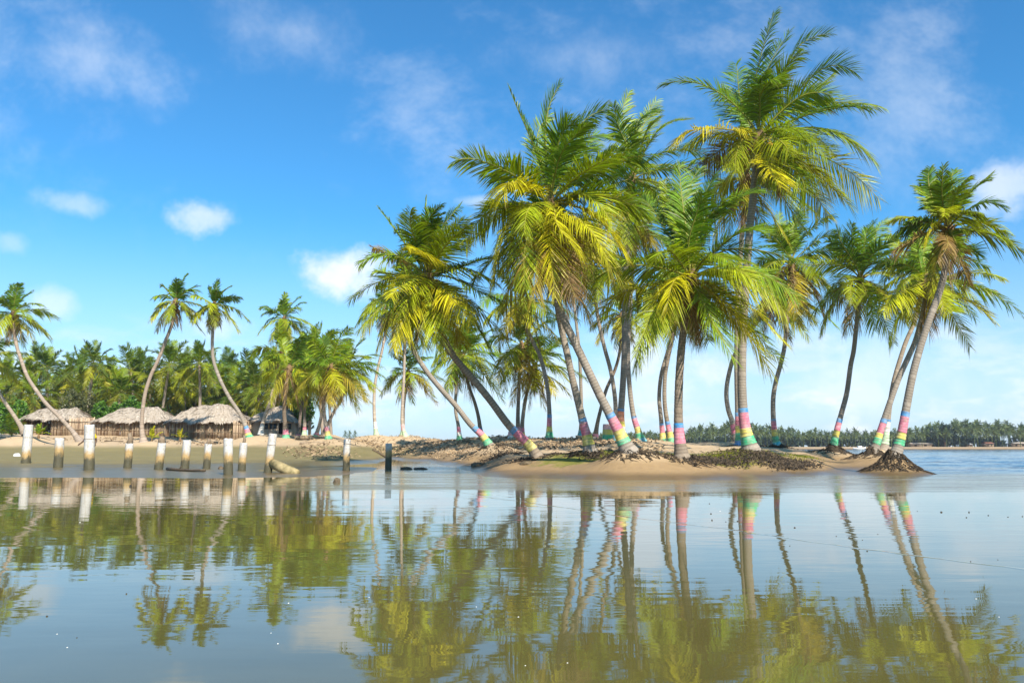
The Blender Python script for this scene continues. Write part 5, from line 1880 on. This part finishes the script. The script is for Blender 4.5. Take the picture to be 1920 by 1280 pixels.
# ---------------------------------------------------------------- person walking behind the third post
def skin_mesh(name, verts, edges, radii, mat, parent, loc, subdiv=2):
    me = bpy.data.meshes.new(name)
    me.from_pydata([tuple(v) for v in verts], edges, [])
    me.materials.append(mat)
    o = bpy.data.objects.new(name, me)
    COL.objects.link(o)
    place(o, loc, parent)
    md = o.modifiers.new('skin', 'SKIN')
    md.use_smooth_shade = True
    for i, sv in enumerate(me.skin_vertices[0].data):
        r_ = radii[i]
        sv.radius = r_ if hasattr(r_, '__len__') else (r_, r_)
        sv.use_root = (i == 0)
    sb = o.modifiers.new('sub', 'SUBSURF')
    sb.levels = subdiv
    sb.render_levels = subdiv
    return o


pp = ground_hit(158, 874)
pp[1] += 0.0
sk, G_, o_ = newmat('skin')
principled(G_, o_, (0.085, 0.045, 0.026), .5, .4)
ye, G_, o_ = newmat('yellow_cloth')
principled(G_, o_, (0.62, 0.46, 0.02), .8, .2)
dk, G_, o_ = newmat('dark_cloth')
principled(G_, o_, (0.03, 0.035, 0.04), .8, .2)
hr, G_, o_ = newmat('hair')
principled(G_, o_, (0.012, 0.01, 0.009), .8, .2)
s_ = 1.62 / 1.75
root = empty('person', pp + np.array([.12, .15, 0]), 'person in yellow top and dark shorts walking behind the third post', 'person')
lo = pp + np.array([.12, .15, 0])
bv = [(0, 0, .95), (0, 0, 1.15), (0, .01, 1.38), (0, 0, 1.50), (0, -.02, 1.58), (0, -.03, 1.70),
      (.09, 0, .90), (.14, -.10, .50), (.12, .02, .10), (.12, -.14, .04),
      (-.09, 0, .90), (-.20, .06, .50), (-.27, .22, .12), (-.30, .12, .04),
      (.18, .0, 1.40), (.24, .06, 1.14), (.22, -.08, .92), (.22, -.14, .82),
      (-.18, .0, 1.40), (-.27, -.05, 1.15), (-.33, -.22, 1.02), (-.35, -.30, 1.0)]
be = [(0, 1), (1, 2), (2, 3), (3, 4), (4, 5), (0, 6), (6, 7), (7, 8), (8, 9), (0, 10), (10, 11), (11, 12), (12, 13), (2, 14), (14, 15), (15, 16), (16, 17), (2, 18), (18, 19), (19, 20), (20, 21)]
br = [(.14, .11), (.13, .10), (.15, .10), .055, .075, .085, .085, .06, .04, .035, .085, .06, .04, .035, .05, .042, .032, .035, .05, .042, .032, .035]
for hi, (w_i, dirx) in ((17, (1, 1)), (21, (1, -1))):
    hv = np.array(bv[hi])
    for fi, (ox, ln) in enumerate(((-.03, .065), (-.01, .08), (.01, .078), (.03, .06))):
        i0 = len(bv)
        bv.append(tuple(hv + np.array([ox, -.03, -.03])))
        bv.append(tuple(hv + np.array([ox * 1.1, -.04 - ln * .4, -.03 - ln * .6])))
        be += [(hi, i0), (i0, i0 + 1)]
        br += [.010, .008]
    i0 = len(bv)
    bv.append(tuple(hv + np.array([-dirx * .05, -.03, .0])))
    be.append((hi, i0))
    br.append(.010)
skin_mesh('body', np.array(bv) * s_, be, [tuple(np.array(r_) * s_) if hasattr(r_, '__len__') else r_ * s_ for r_ in br], sk, root, lo)
skin_mesh('shirt', np.array([(0, 0, .98), (0, 0, 1.18), (0, .01, 1.40), (.17, 0, 1.40), (.22, .04, 1.24), (-.17, 0, 1.40), (-.24, -.03, 1.24)]) * s_, [(0, 1), (1, 2), (2, 3), (3, 4), (2, 5), (5, 6)],
          [(.17 * s_, .135 * s_), (.155 * s_, .125 * s_), (.165 * s_, .12 * s_), .075 * s_, .07 * s_, .075 * s_, .07 * s_], ye, root, lo)
skin_mesh('shorts', np.array([(0, 0, .96), (.09, 0, .88), (.135, -.08, .56), (-.09, 0, .88), (-.19, .05, .56)]) * s_, [(0, 1), (1, 2), (0, 3), (3, 4)], [(.165 * s_, .13 * s_), .11 * s_, .09 * s_, .11 * s_, .09 * s_], dk, root, lo)
skin_mesh('hair', np.array([(0, .01, 1.70), (0, .015, 1.78)]) * s_, [(0, 1)], [.098 * s_, .075 * s_], hr, root, lo)

# ---------------------------------------------------------------- thin sea haze
m3 = MB()
m3.box((0, 0, 6.25), (3200, 3200, 16.5))
hm = bpy.data.materials.new('haze')
hm.use_nodes = True
hm.node_tree.nodes.clear()
hg = NG(hm.node_tree)
ho = hg.node('ShaderNodeOutputMaterial')
pv = hg.node('ShaderNodeVolumePrincipled')
pv.inputs['Color'].default_value = (0.78, 0.88, 1.0, 1)
pv.inputs['Density'].default_value = 0.00022
pv.inputs['Anisotropy'].default_value = 0.2
hg.l.new(pv.outputs[0], ho.inputs['Volume'])
hz_o = m3.build('haze', hm)
tag(hz_o, 'thin bluish sea haze over the lagoon', 'haze', kind='stuff')
